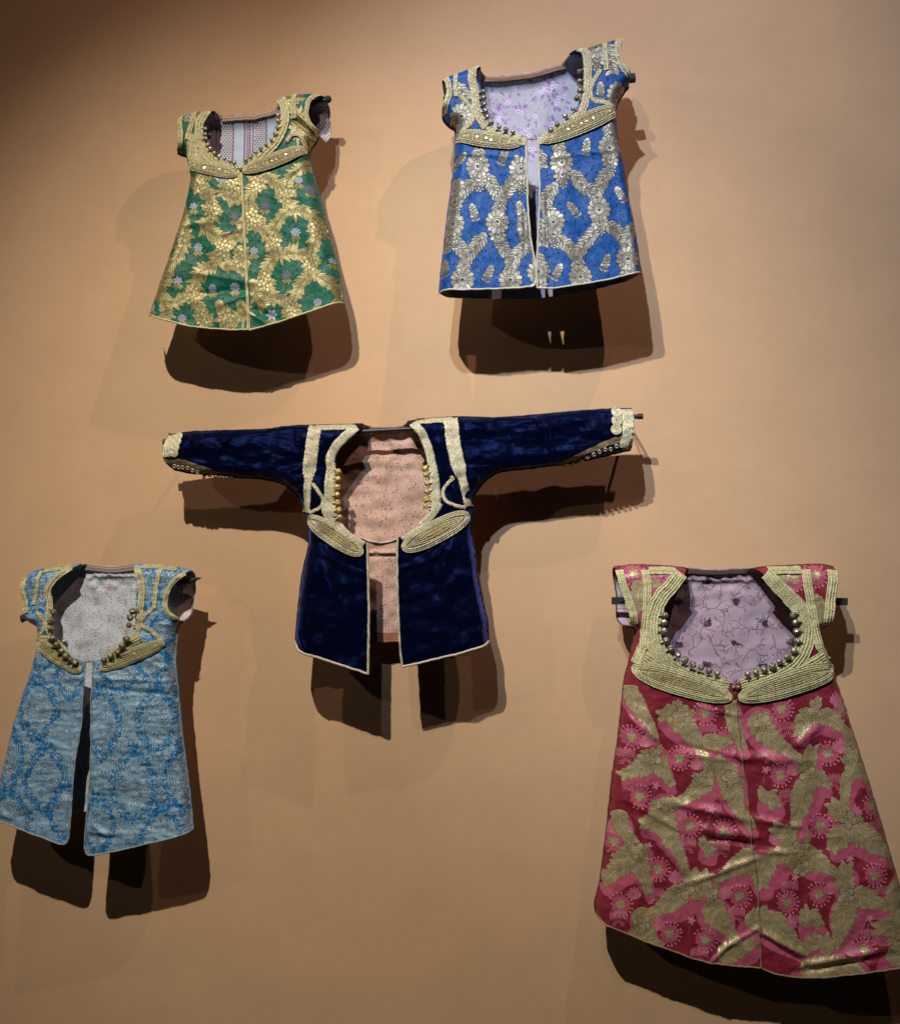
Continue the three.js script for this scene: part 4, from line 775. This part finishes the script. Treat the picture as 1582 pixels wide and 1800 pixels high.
  const lin = cloth([...z(280, 20), ...z(1180, 1560)], 2.2, { g: ['#b9bcc2', 120, 210, 0], d: ['#3b4048', 112, 210, 0], m: ['#767c86', 116, 210, 0], red: ['#a5655a', 120, 210, 0], pink: ['#c4b0aa', 120, 210, 0] }, (c, P, r, b) => {
    c.fillStyle = P('g'); c.fillRect(b[0], b[1], 300, 500);
    for (let y = b[1], j = 0; y < b[3]; y += 3.6, j++) for (let x = b[0]; x < b[2]; x += 4.4) { const X = x + (j % 2) * 2.2 + (r() - 0.5) * 3, Y = y + (r() - 0.5) * 2.4, q = r(); if (q < 0.5) blob(c, X, Y, 0.55 + r() * 0.6, 0.45 + r() * 0.4, P('d')); else if (q < 0.75) path(c, [[X, Y], [X + 1.6 * (r() - 0.5), Y + 1.8]], P('m'), 0.4); }
    for (let j = 0; j < 16; j++) for (let i = 0; i < 4; i++) { const [x, y] = z(470 + i * 170 + (j % 2) * 95, 170 + j * 92 + i * 8); for (let k = 0; k < 3; k++) { path(c, [[x - 3.4, y + k * 4.6 - 5], [x - 1.2, y + k * 4.6 - 7.5], [x + 0.4, y + k * 4.6 - 4.8], [x + 2.2, y + k * 4.6 - 7.5], [x + 3.6, y + k * 4.6 - 5]], P('red'), 0.8); } }
    const [sx] = z(1040, 0); c.fillStyle = P('pink'); c.fillRect(sx, b[1], 60, 130); for (let k = 0; k < 5; k++) path(c, [[sx + 4 + k * 6, b[1]], [sx - 2 + k * 6, b[1] + 130]], P('red'), 0.6);
  }, plain, { seed: 6, bump: 0.0006 });
  G.sheet('front_panel', join(openL, hemL, sideL, sleeveL, cuffL, topL, neckL), fab.m, { uv: fab.uv, h: 3 });
  G.sheet('front_panel', join(openR, hemR, sideR, cuffR, topR, neckR), fab.m, { uv: fab.uv, h: 3 });
  const linUv = (x, y) => lin.uv(CX + (x - CX) / G.back, CY + (y - CY) / G.back);
  const neckB = G.neckBack(spl(Z([[462, 40], [540, 48], [620, 54], [700, 50], [780, 42]])));
  const hemB = spl(G.bk(Z([[1090, 1470], [800, 1490], [500, 1490], [250, 1485], [0, 1470]])));
  const armB = spl(Z([[1066, 375], [1088, 348], [1106, 250], [1116, 140], [1110, 78]]));
  const puck = (x, y) => { const [, fy] = z(0, 120), d = y - fy; return G.rear(x, y) + (x > z(450, 0)[0] && x < z(800, 0)[0] ? 1 : 0) * sstep((x - z(450, 0)[0]) / 12) * sstep((z(800, 0)[0] - x) / 12) * (0.006 * Math.exp(-(((d - 5 * ns(x / 9, 4)) / 4) ** 2)) + 0.006 * ns(x / 13, y / 17, 61) * Math.exp(-(((d - 14) / 16) ** 2))); };
  G.sheet('back_panel', join(sideL, sleeveL, cuffL, topL, neckB, rev(topR), rev(armB), rev(sideR), hemB), lin.m, { zf: puck, uv: linUv, h: 3.6 });
  const tape = cloth([0, 0, 60, 14], 5, { g: ['#8a766c', 120, 200, 0], d: ['#3a2b28', 110, 200, 0], e: ['#a08b80', 120, 200, 0] }, (c, P) => { c.fillStyle = P('g'); c.fillRect(0, 0, 60, 14); c.fillStyle = P('e'); c.fillRect(0, 4, 60, 2); c.fillRect(0, 9.5, 60, 2); for (const y of [3.2, 6.6, 8.8, 12]) { c.fillStyle = P('d'); c.fillRect(0, y, 60, 0.5); } }, plain, { bump: 0.0005 });
  tape.m.map.wrapS = tape.m.bumpMap.wrapS = THREE.RepeatWrapping;
  part('collar_band', (() => { const g = G.ribbonGeo(Z([[462, 66], [540, 74], [620, 80], [700, 76], [790, 64]]), 14, { zf: G.zr, lift: 0.002, thick: 0.0012 }), u = g.attributes.uv; for (let i = 0; i < u.count; i++) u.setXY(i, u.getX(i) * 0.35, (i % 9) / 8); return g; })(), tape.m, G.root);
  const M = GOLD.pale, br = (n, l, w, o) => G.braid(n, Z(l), w / 3.333, M, { lines: 3, ...o });
  br('neck_braid', [[428, 56], [370, 96], [318, 152], [298, 205], [312, 260], [306, 340], [308, 420], [318, 455]], 34);
  br('shoulder_braid', [[246, 76], [236, 170], [214, 272]], 20, { lines: 2 });
  br('shoulder_braid', [[255, 76], [330, 66], [410, 56]], 20, { lines: 2 });
  br('cuff_braid', [[156, 120], [152, 180], [170, 260], [172, 318]], 24);
  br('breast_braid', [[232, 310], [268, 352], [282, 400], [248, 450], [226, 485]], 18, { lines: 2 });
  br('breast_braid', [[232, 470], [330, 480], [400, 545]], 40, { lines: 4 });
  br('neck_braid', [[812, 56], [838, 120], [846, 190], [838, 290], [828, 390], [800, 465]], 36);
  br('shoulder_braid', [[952, 58], [932, 150], [916, 295]], 20, { lines: 2 });
  br('shoulder_braid', [[830, 52], [930, 54], [1040, 66]], 18, { lines: 2 });
  br('cuff_braid', [[1092, 90], [1035, 132], [998, 190], [982, 245], [992, 310], [1056, 362]], 24);
  br('breast_braid', [[912, 295], [862, 340], [838, 390], [890, 415], [968, 485]], 18, { lines: 2 });
  br('breast_braid', [[840, 460], [760, 505], [660, 570]], 46, { lines: 4 });
  G.paddle(z(210, 470), z(494, 662), 46 / 3.333, M, { sequins: 0, rings: 3, seed: 35, eye: 0.5 });
  G.paddle(z(980, 490), z(598, 645), 44 / 3.333, M, { sequins: 2, rings: 3, seed: 38, eye: 0.5 });
  G.seam([sideL, sleeveL, topL, topR, sideR], new THREE.MeshStandardMaterial({ color: new THREE.Color(0.14, 0.2, 0.26), roughness: 0.7 }));
  const pipe = new THREE.MeshStandardMaterial({ color: new THREE.Color(0.2, 0.25, 0.28), roughness: 0.7 });
  G.piping('opening_piping', openL, pipe, 0.0018); G.piping('opening_piping', openR, pipe, 0.0018); G.piping('cuff_hem', armB, pipe, 0.0018, G.zr); G.piping('hem_piping', hemL, pipe, 0.0018); G.piping('hem_piping', hemR, pipe, 0.0018);
  const bm = buttonMat(0.2, 0.17, 0.1, 0.6, 0.5);
  G.buttons(Z([[345, 312], [336, 360], [336, 410], [338, 465], [362, 502], [388, 540], [412, 570], [440, 592], [464, 606]]), z(580, 380), 0.007, bm, { seed: 43, lift: 0.004 });
  G.buttons(Z([[800, 308], [785, 345], [778, 390], [764, 470], [740, 508], [712, 545], [672, 570], [632, 590]]), z(580, 380), 0.007, bm, { seed: 49, lift: 0.004 });
  part('clasp', new THREE.CylinderGeometry(0.0018, 0.0018, 44 / 3.333 * G.k, 8).rotateZ(Math.PI / 2).translate(...G.local(...z(538, 604), 0.156)), bm, G.root);
  holder('dark metal holder with pointed tips behind the pale blue waistcoat', 0.112, z(172, 350), z(1146, 127), 0.0058, new THREE.ConeGeometry(0.009, 0.034, 12).rotateZ(-Math.PI / 2));
}

// ---------------------------------------------------------------- crimson and gold waistcoat
{
  const Z = RZ, z = (x, y) => Z([[x, y]])[0], lo = (pts) => pts.map(([x, y]) => [x, y + 1226]);
  const openL = spl(Z([[720, 640], [732, 760], [746, 900], [767, 1100], [796, 1300], [812, 1500], ...lo([[828, 350], [842, 520], [850, 700], [857, 862]])]));
  const hemL = spl(Z(lo([[857, 862], [700, 850], [550, 825], [400, 775], [250, 720], [120, 665], [60, 640], [26, 612]])));
  const sideL = spl(Z([...lo([[26, 612], [20, 570], [48, 440], [62, 330], [78, 200], [98, 20]]), [114, 1100], [138, 950], [154, 800], [170, 650], [200, 520], [222, 420], [232, 372]]));
  const sleeveL = spl(Z([[232, 372], [200, 358], [168, 352]]));
  const cuffL = spl(Z([[168, 352], [200, 348], [203, 320], [185, 262], [155, 180], [132, 100], [121, 50]]));
  const topL = spl(Z([[121, 50], [180, 43], [260, 40], [400, 47], [490, 56]]));
  const neckL = spl(Z([[490, 56], [430, 130], [380, 200], [352, 270], [345, 330], [360, 420], [400, 490], [480, 560], [580, 606], [720, 640]]));
  const openR = spl(Z([[735, 640], [742, 760], [756, 900], [776, 1100], [805, 1300], [821, 1500], ...lo([[836, 350], [850, 520], [858, 700], [864, 866]])]));
  const hemR = spl(Z(lo([[864, 866], [900, 882], [1020, 908], [1150, 912], [1300, 900], [1450, 880], [1582, 858], [1650, 840]])));
  const sideR = spl(Z([...lo([[1650, 840], [1645, 760], [1610, 560], [1560, 370], [1500, 170]]), [1450, 1220], [1390, 1020], [1330, 840], [1282, 690], [1232, 540], [1196, 420], [1185, 372]]));
  const sleeveR = spl(Z([[1185, 372], [1225, 352]]));
  const cuffR = spl(Z([[1225, 352], [1232, 250], [1243, 150], [1252, 50]]));
  const topR = spl(Z([[1252, 50], [1190, 38], [1090, 40], [950, 46], [845, 56]]));
  const neckR = spl(Z([[845, 56], [900, 110], [970, 180], [1022, 240], [1046, 290], [1052, 400], [1022, 480], [940, 552], [850, 602], [735, 640]]));
  const R2 = (x, y) => Z([[x, y + 1226]])[0];
  const G = new Garment({
    name: 'brocade_waistcoat', label: 'long crimson and gold brocade waistcoat with lilac lining, lower right', at: z(720, 1000), z0: 0.135, zm: 0.098, zb: 0.05, R: 22, Rb: 34,
    edges: [sideL, sleeveL, topL, topR, sideR, sleeveR], seed: 72, rough: [0.0016, 0.0006],
    folds: [[...z(520, 1000), ...z(1020, 1030), 9, 0.007], [...z(460, 960), ...z(700, 1020), 5, -0.005], [...z(430, 1250), ...z(790, 1330), 8, 0.007], [...z(560, 1380), ...z(830, 1420), 8, 0.007], [...z(600, 1430), ...z(800, 1460), 4, -0.006], [...z(850, 1330), ...z(1050, 1370), 6, 0.005], [...z(1000, 1500), ...z(820, 1490), 6, 0.004], [...z(250, 1350), ...z(460, 1580), 9, 0.006], [...z(160, 800), ...z(330, 920), 7, 0.005],
      [...z(200, 1250), ...z(430, 1380), 6, 0.004], [...z(1020, 960), ...z(1150, 860), 9, 0.006], [...R2(480, 430), ...R2(840, 300), 6, 0.005], [...R2(600, 830), ...R2(700, 730), 5, 0.006], [...R2(860, 680), ...R2(1060, 790), 6, 0.007], [...R2(880, 720), ...R2(1080, 850), 5, -0.006], [...R2(1060, 850), ...R2(1480, 770), 7, 0.007], [...R2(1100, 880), ...R2(1450, 820), 5, -0.005], [...R2(700, 740), ...R2(840, 660), 5, 0.005], [...z(1230, 600), ...z(1330, 1000), 10, -0.006], [...z(1150, 900), ...R2(1150, 300), 18, -0.007], [...z(300, 700), ...R2(200, 500), 18, 0.005], [...z(1250, 700), ...R2(1500, 600), 20, 0.007], [...z(600, 760), ...R2(600, 700), 22, 0.004], [...z(930, 760), ...R2(980, 700), 22, 0.004], [...z(560, 760), ...z(720, 800), 4, 0.003], [...z(1120, 100), ...z(1160, 230), 4, 0.003], [...z(1130, 180), ...z(1170, 300), 3, 0.003]],
  });
  const box = [...z(-20, 10), ...R2(1700, 940)];
  const pal = { ground: ['#78222f', 70, 92, 0], deep: ['#551018', 62, 130, 0], rose: ['#a64d62', 84, 84, 0], pink: ['#c27888', 96, 110, 0], gold: ['#ae9b74', 140, 95, 95], gold2: ['#bcab86', 150, 88, 95], line: ['#77673e', 110, 140, 20], tan: ['#b5a680', 150, 100, 60], ink: ['#46361a', 80, 160, 0] };
  const fab = cloth(box, 2.3, pal, (c, P, r, b) => {
    c.fillStyle = P('ground'); c.fillRect(b[0], b[1], b[2] - b[0], b[3] - b[1]);
    for (let i = 0; i < 900; i++) { const x = lerp(b[0], b[2], r()), y = lerp(b[1], b[3], r()); leaf(c, x, y, r() * 7, 3 + r() * 4, 0.8 + r(), P('deep')); }
    // sprays: [path, widths start and end in layout units]
    const sprays = [
      [[[180, 660], [230, 760], [290, 850], [312, 910]], 9, 3], [[[400, 800], [470, 860], [530, 950], [575, 1030]], 13, 3], [[[320, 990], [250, 1060], [165, 1105]], 13, 6], [[[320, 1030], [360, 1090], [400, 1150]], 9, 3], [[[600, 1110], [520, 1190], [430, 1245]], 10, 4], [[[600, 1110], [610, 1060], [640, 1030]], 9, 5], [[[670, 1040], [700, 1160], [740, 1270], [800, 1360]], 14, 5],
      [[[830, 790], [880, 890], [960, 960], [1055, 1025]], 15, 3], [[[1130, 780], [1080, 830], [1050, 890]], 12, 5], [[[1160, 790], [1230, 830], [1290, 885]], 10, 3], [[[1095, 1080], [1110, 1020], [1120, 980]], 8, 8], [[[1090, 1130], [1060, 1260], [1020, 1390]], 15, 4], [[[1110, 1110], [1150, 1130], [1195, 1155]], 10, 3], [[[1320, 880], [1330, 960], [1325, 1060], [1290, 1140], [1282, 1240]], 12, 4], [[[1350, 1040], [1390, 1090], [1400, 1130]], 10, 4],
      [[[1290, 1320], [1260, 1290], [1225, 1260]], 9, 9], [[[1290, 1370], [1260, 1420], [1225, 1480]], 16, 6], [[[1330, 1370], [1420, 1450], [1525, 1515]], 15, 4], [[[350, 1230], [360, 1320], [390, 1420], [440, 1510], [468, 1590]], 15, 3], [[[370, 1330], [310, 1340], [255, 1350]], 12, 6], [[[130, 1290], [150, 1370], [200, 1440]], 8, 6],
      [lo([[215, 250], [150, 330], [70, 420]]), 14, 7], [lo([[215, 270], [250, 370], [285, 475]]), 11, 3], [[[1060, 1480], [960, 1510], [850, 1560]], 12, 6], [lo([[1060, 270], [1140, 320], [1250, 390]]), 13, 3], [lo([[1020, 220], [980, 180], [930, 150]]), 9, 9], [lo([[900, 300], [850, 380], [860, 440]]), 16, 8], [lo([[470, 470], [390, 530], [290, 590]]), 14, 4], [lo([[490, 450], [500, 410], [500, 380]]), 8, 9], [lo([[590, 490], [560, 430], [580, 390]]), 9, 8], [lo([[590, 520], [640, 610], [715, 705]]), 15, 5],
      [lo([[840, 290], [760, 330], [630, 410]]), 15, 4], [lo([[1285, 480], [1285, 410], [1290, 360]]), 9, 9], [lo([[1290, 530], [1270, 640], [1240, 745]]), 16, 4], [lo([[1320, 490], [1390, 510], [1480, 545]]), 14, 4], [lo([[880, 600], [980, 700], [1085, 780]]), 16, 3], [lo([[1110, 770], [1120, 740], [1130, 730]]), 9, 9], [lo([[1200, 790], [1190, 750], [1180, 720]]), 8, 8], [lo([[1570, 640], [1510, 650], [1460, 660]]), 12, 9], [lo([[1560, 420], [1550, 520], [1560, 620]]), 14, 8], [lo([[230, 560], [260, 640], [290, 700]]), 10, 8], [lo([[200, 660], [280, 720], [330, 750]]), 9, 9], [lo([[640, 810], [720, 770], [800, 740]]), 13, 8], [lo([[1060, 880], [1200, 860], [1340, 850]]), 14, 12], [lo([[780, 640], [840, 610], [880, 580]]), 12, 8], [lo([[1500, 820], [1560, 800], [1620, 780]]), 12, 10], [[[560, 1480], [575, 1450], [590, 1500]], 7, 5], [[[880, 1250], [890, 1200], [920, 1250]], 9, 8], [lo([[1080, 650], [1098, 580], [1150, 640]]), 8, 6], [[[460, 770], [400, 790], [350, 800]], 10, 7], [[[700, 730], [720, 850], [760, 960]], 7, 5], [[[560, 930], [640, 940], [690, 930]], 8, 5], [[[250, 120], [230, 200], [240, 260]], 9, 6], [[[1000, 90], [970, 90], [940, 80]], 8, 6], [[[1110, 200], [1150, 250], [1160, 320]], 8, 4],
    ].map(([p, w0, w1]) => { const l = spl(Z(p), 2.4); return { l, w: (t) => 0.82 * lerp(w0, w1, t) * (0.55 + 0.6 * Math.sin(Math.min(1, t * 1.25 + 0.25) * Math.PI * 0.8)) }; });
    // rose shadows of the sprays, fallen to one side
    for (const s of sprays) {
      c.fillStyle = P('rose');
      s.l.forEach((p, i) => { const t = i / (s.l.length - 1), w = s.w(t) * 2.5; if (i % 2 === 0) { const a = dirAt(s.l, i) + 1.3, dx = 5, dy = 16; blob(c, p[0] + dx, p[1] + dy, w * 1.05, w * 0.95, P('rose')); blob(c, p[0] + dx + Math.cos(a) * w * 0.7, p[1] + dy + 2 + Math.sin(a) * w * 0.8, 3.2, 4.2, P('rose')); } });
    }
    const medal = [[195, 915], [440, 1020], [235, 1215], [490, 1365], [950, 1105], [670, 925], [1160, 1370], [1420, 1265], [665, 1390], [1200, 1000], [330, 1586], [140, 1766], [390, 1916], [745, 1726], [985, 1756], [1150, 1716], [1430, 1616], [570, 1946], [1380, 1996], [1270, 770], [570, 790], [960, 770], [110, 1450], [1490, 1480], [320, 130], [1030, 110], [1140, 90], [210, 80]];
    for (const [px, py] of medal) {
      const [x, y] = z(px, py);
      rosette(c, x, y, 11, 12.5, 4.4, P('rose'), null, r()); blob(c, x, y, 12, 12, P('rose'));
      for (let i = 0; i < 14; i++) { const a = -2.6 + i / 13 * 4.6 + r() * 0.1; path(c, [[x + Math.cos(a) * 15, y + Math.sin(a) * 15], [x + Math.cos(a) * 20, y + Math.sin(a) * 20]], P('pink'), 0.9); blob(c, x + Math.cos(a) * 21, y + Math.sin(a) * 21, 1.8, 1.5, P('pink')); }
      for (let i = 0; i < 7; i++) leaf(c, x, y, i * 0.9 + r() * 0.3, 10, 3.4, P(i % 2 ? 'gold' : 'tan'), P('line'), 0.45);
      rosette(c, x, y, 5, 3.4, 2.6, P('gold2'), P('line'));
    }
    for (const [px, py] of [[270, 930], [530, 1050], [1025, 1080], [1260, 960], [440, 1305], [1330, 1290], [1090, 1410], [420, 1626], [670, 1706], [1210, 1686], [330, 1866], [1320, 1996], [210, 1706], [100, 1380], [1500, 1340], [1240, 720], [760, 900], [930, 1430], [1000, 1860]]) {
      const [x, y] = z(px, py);
      for (let i = 0; i < 7; i++) leaf(c, x, y + 10, -Math.PI / 2 + (i - 3) * 0.34, 24 - Math.abs(i - 3) * 3, 3.6, P('rose'), P('pink'), 0.8);
      for (let i = 0; i < 6; i++) path(c, [[x - 4, y + 6 - i * 3], [x, y + 4 - i * 3], [x + 4, y + 6 - i * 3]], P('pink'), 0.6);
    }
    for (const [px, py] of [[585, 880], [990, 1215], [170, 1010], [990, 870], [1270, 755], [1450, 1375], [650, 1480], [730, 1816], [1030, 1856], [1480, 1706], [130, 1830], [1000, 1680], [480, 1460], [610, 1280], [1310, 1420], [320, 1720], [1410, 1930], [820, 1940], [540, 2020], [900, 1000], [1230, 1140]]) {
      const [x, y] = z(px, py);
      for (let k = 0; k < 4; k++) { const q = []; for (let i = 0; i <= 12; i++) q.push([x - 15 + i * 2.5, y - k * 3.6 + (i % 2 ? -2.6 : 2.6) + ((i - 6) / 6) ** 2 * 3]); path(c, q, P('pink'), 0.8); }
      for (let i = 0; i < 8; i++) { const a = Math.PI + i / 7 * Math.PI; path(c, [[x + Math.cos(a) * 5, y + 14 + Math.sin(a) * 5], [x + Math.cos(a) * 11, y + 14 + Math.sin(a) * 10]], P('pink'), 1.1); }
    }
    for (const [px, py] of [[600, 1275], [280, 1466], [1310, 1536], [1030, 1626], [500, 1846], [320, 1160], [1410, 1840], [880, 1080]]) { const [x, y] = z(px, py); for (let i = 0; i < 5; i++) leaf(c, x, y, i * 1.3, 8, 2.6, P('pink')); path(c, [[x, y], [x - 5, y + 22]], P('pink'), 0.6); }
    for (const s of sprays) {
      const L = [], Rr = []; s.l.forEach((p, i) => { const t = i / (s.l.length - 1), a = dirAt(s.l, i), w = s.w(t) * 0.72; L.push([p[0] - Math.sin(a) * w, p[1] + Math.cos(a) * w]); Rr.push([p[0] + Math.sin(a) * w, p[1] - Math.cos(a) * w]); });
      c.beginPath(); [...L, ...Rr.reverse()].forEach((p, i) => i ? c.lineTo(p[0], p[1]) : c.moveTo(p[0], p[1])); c.fillStyle = P('gold'); c.fill();
      s.l.forEach((p, i) => { const t = i / (s.l.length - 1), a = dirAt(s.l, i), w = s.w(t); if (i % 2 === 0) for (const q of [1, -1]) { const L = (w * 1.7 + 5) * (0.9 + 0.2 * r()), d = a + q * (1.0 - 0.35 * t); roundLeaf(c, p[0], p[1], d, L, 3.9, P(r() < 0.6 ? 'gold' : 'gold2'), P('line'), 0.6); } });
      path(c, s.l, P('gold2'), 3.4);
      s.l.length > 3 && [-1.6, 1.6].forEach((o) => path(c, s.l.map((p, i) => { const a = dirAt(s.l, i); return [p[0] - Math.sin(a) * o, p[1] + Math.cos(a) * o]; }), P('line'), 0.7));
    }
    for (const [px, py] of [[450, 790], [310, 1010], [575, 1120], [700, 1130], [860, 835], [1130, 770], [1100, 1105], [1325, 1000], [1300, 1335], [365, 1260], [215, 1485], [1060, 1480], [470, 1696], [590, 1706], [1290, 1726], [1060, 1580], [1560, 1980], [250, 1860]]) {
      const [x, y] = z(px, py);
      for (let i = 0; i < 5; i++) { const a = i * 1.257 + r(); blob(c, x + Math.cos(a) * 9.5, y + Math.sin(a) * 9.5, 7.6, 6.6, P(i % 2 ? 'gold' : 'gold2'), P('ink'), 1, a); }
      rosette(c, x, y, 6, 4.6, 3.4, P('gold2'), P('ink')); blob(c, x, y, 3, 3, P('gold'), P('ink'));
      for (let i = 0; i < 4; i++) { const a = r() * 7; rosette(c, x + Math.cos(a) * 19, y + Math.sin(a) * 17, 5, 3.6, 3.2, P('gold'), P('ink'), r()); }
    }
  }, twill, { seed: 41, bump: 0.0013 });
  const lin = cloth([...z(180, 30), ...z(1330, 700)], 2.4, { g: ['#a58f9c', 120, 205, 0], v: ['#5a3e4e', 112, 210, 0], d: ['#2e2030', 110, 210, 0], p: ['#5c2d4a', 112, 210, 0], m: ['#6f6f80', 116, 210, 0], w: ['#b4a6bc', 122, 205, 0] }, (c, P, r, b) => {
    c.fillStyle = P('g'); c.fillRect(b[0], b[1], 420, 260);
    const grow = (x, y, a, n, w) => { const q = [[x, y]]; for (let i = 0; i < n; i++) { a += (r() - 0.5) * 1.3; x += Math.cos(a) * 3.2; y += Math.sin(a) * 3.2; q.push([x, y]); if (r() < 0.42 && n > 1) grow(x, y, a + (r() < 0.5 ? 1 : -1) * (0.7 + r() * 0.5), Math.floor(n * 0.5), w * 0.85); } path(c, q, P('v'), w); };
    for (let j = 0; j < 7; j++) for (let i = 0; i < 11; i++) { const X = b[0] + i * 37 + (j % 2) * 18 + r() * 8, Y = b[1] + j * 36 + r() * 8, A = r() * 7; for (const o of [0, 2.1, 4.2]) grow(X, Y, A + o, 7, 0.85); };
    for (let j = 0; j < 6; j++) for (let i = 0; i < 5; i++) {
      const [x, y] = z(300 + i * 290 + (j % 2) * 145, 110 + j * 108);
      for (let k = 0; k < 7; k++) leaf(c, x + (r() - 0.5) * 12, y + (r() - 0.5) * 9, r() * 7, 6 + r() * 4, 1.6, P(r() < 0.5 ? 'm' : 'v'));
      for (let k = 0; k < 6; k++) rosette(c, x + (r() - 0.5) * 11, y + 2 + (r() - 0.3) * 8, 5, 1.8, 1.6, P(r() < 0.5 ? 'd' : 'p'), null, r());
      for (let k = 0; k < 4; k++) blob(c, x + (r() - 0.5) * 14, y - 6 + (r() - 0.5) * 8, 1, 1, P('w'));
    }
  }, plain, { seed: 3, bump: 0.0006 });
  G.sheet('front_panel', join(openL, hemL, sideL, sleeveL, cuffL, topL, neckL), fab.m, { uv: fab.uv, h: 3.4 });
  G.sheet('front_panel', join(openR.map((p) => [p[0] - 4.5, p[1]]), hemR, sideR, sleeveR, cuffR, topR, neckR), fab.m, { uv: fab.uv, h: 3.4, lift: -0.002 });
  const linUv = (x, y) => lin.uv(CX + (x - CX) / G.back, CY + (y - CY) / G.back);
  const neckB = G.neckBack(spl(Z([[490, 56], [570, 62], [670, 65], [760, 62], [845, 56]])));
  const hemB = spl(G.bk(Z(lo([[1620, 800], [1150, 860], [700, 800], [300, 690], [50, 590]]))));
  const armL = spl(Z([[168, 352], [150, 332], [148, 270], [150, 210], [138, 135], [121, 50]])), armR = spl(Z([[1225, 352], [1262, 330], [1256, 200], [1252, 50]]));
  const zr = (x, y) => { const t = clamp((y - z(0, 90)[1]) / 60, 0, 1), m = sstep((x - z(480, 0)[0]) / 16) * sstep((z(880, 0)[0] - x) / 16); return G.rear(x, y) + m * (0.006 * Math.exp(-(((y - z(0, 125)[1] - 3 * ns(x / 12, 2)) / 4) ** 2)) + (1 - t) * 0.006 * ns(x / 18, y / 14, 66)); };
  G.sheet('back_panel', join(sideL, sleeveL, armL, topL, neckB, rev(topR), rev(armR), rev(sleeveR), rev(sideR), hemB), lin.m, { zf: zr, uv: linUv, h: 4 });
  const tapeMat = new THREE.MeshStandardMaterial({ color: new THREE.Color(0.06, 0.035, 0.03), roughness: 0.9 });
  part('collar_band', G.ribbonGeo(Z([[500, 74], [570, 80], [670, 84], [760, 80], [838, 74]]), 9, { zf: G.zr, lift: 0.002, thick: 0.0012 }), tapeMat, G.root);
  const M = GOLD.red, br = (n, l, w, o) => G.braid(n, Z(l), typeof w === 'function' ? w : w / 2.919, M, { lines: 4, r: 0.0018, ...o });
  br('neck_braid', [[452, 78], [400, 140], [345, 205], [312, 285], [302, 370], [318, 450], [370, 525], [450, 580], [560, 625], [690, 655]], (t) => lerp(66, 86, Math.sin(t * Math.PI)) / 2.919, { lines: 6 });
  br('neck_braid', [[884, 78], [935, 135], [1005, 205], [1066, 285], [1090, 370], [1078, 450], [1030, 530], [950, 585], [860, 625], [755, 655]], (t) => lerp(66, 86, Math.sin(t * Math.PI)) / 2.919, { lines: 6, seed: 5 });
  br('shoulder_braid', [[268, 62], [276, 150], [274, 250], [268, 350], [262, 455]], 38);
  br('shoulder_braid', [[290, 66], [360, 66], [430, 70]], 34, { lines: 3 });
  br('shoulder_braid', [[1088, 60], [1094, 150], [1112, 250], [1132, 350], [1156, 460]], 42);
  br('shoulder_braid', [[905, 68], [980, 64], [1070, 62]], 34, { lines: 3 });
  br('cuff_braid', [[138, 62], [152, 130], [178, 205], [203, 280], [212, 340]], 36);
  br('cuff_braid', [[1226, 62], [1216, 150], [1206, 240], [1198, 330]], 48);
  br('breast_braid', [[262, 440], [240, 490], [222, 540]], 40, { lines: 3 });
  br('breast_braid', [[1150, 440], [1180, 490], [1215, 530]], 40, { lines: 3 });
  br('breast_braid', [[260, 500], [360, 560], [480, 610], [660, 660]], 60, { lines: 5, seed: 11 });
  br('breast_braid', [[1180, 500], [1080, 560], [940, 620], [780, 665]], 60, { lines: 5, seed: 12 });
  G.paddle(z(202, 562), z(706, 715), 64 / 2.919, M, { sequins: 5, rings: 4, seed: 45, eye: 0.36, taper: -0.08 });
  G.paddle(z(1246, 562), z(738, 715), 66 / 2.919, M, { sequins: 5, rings: 4, seed: 48, eye: 0.36, taper: -0.08 });
  G.seam([sideL, sleeveL, topL, topR, sideR, sleeveR], new THREE.MeshStandardMaterial({ color: new THREE.Color(0.1, 0.02, 0.02), roughness: 0.7 }));
  const pipe = new THREE.MeshStandardMaterial({ color: new THREE.Color(0.24, 0.19, 0.09), roughness: 0.6, metalness: 0.25 });
  G.piping('opening_piping', openL, pipe, 0.0016); for (const a of [armL, armR]) G.piping('cuff_hem', a, tapeMat, 0.0018, G.zr);
  G.piping('hem_piping', hemL, pipe, 0.0018); G.piping('hem_piping', hemR, pipe, 0.002);
  const bm = buttonMat(0.3, 0.27, 0.19, 0.7, 0.42);
  G.buttons(Z([[363, 290], [358, 327], [358, 371], [369, 417], [393, 457], [429, 492], [466, 519], [505, 542], [546, 556], [588, 573], [630, 588]]), z(700, 330), 0.0074, bm, { seed: 53 });
  G.buttons(Z([[1012, 288], [1024, 326], [1031, 371], [1035, 421], [1016, 471], [985, 502], [945, 527], [908, 550], [865, 563], [824, 578], [783, 590]]), z(700, 330), 0.0074, bm, { seed: 59 });
  for (const x of [712, 734]) part('clasp', new THREE.SphereGeometry(0.0045, 12, 8).translate(...G.local(...z(x, 655), 0.143)), pipe, G.root);
  part('clasp', new THREE.BoxGeometry(0.004, 0.01, 0.003).translate(...G.local(...z(724, 700), 0.14)), blackMat, G.root);
  holder('dark metal holder with flat black tabs behind the crimson and gold waistcoat', 0.094, z(142, 222), z(1270, 226), 0.005, new THREE.BoxGeometry(0.036, 0.0165, 0.005));
}

renderer.render(scene, camera);
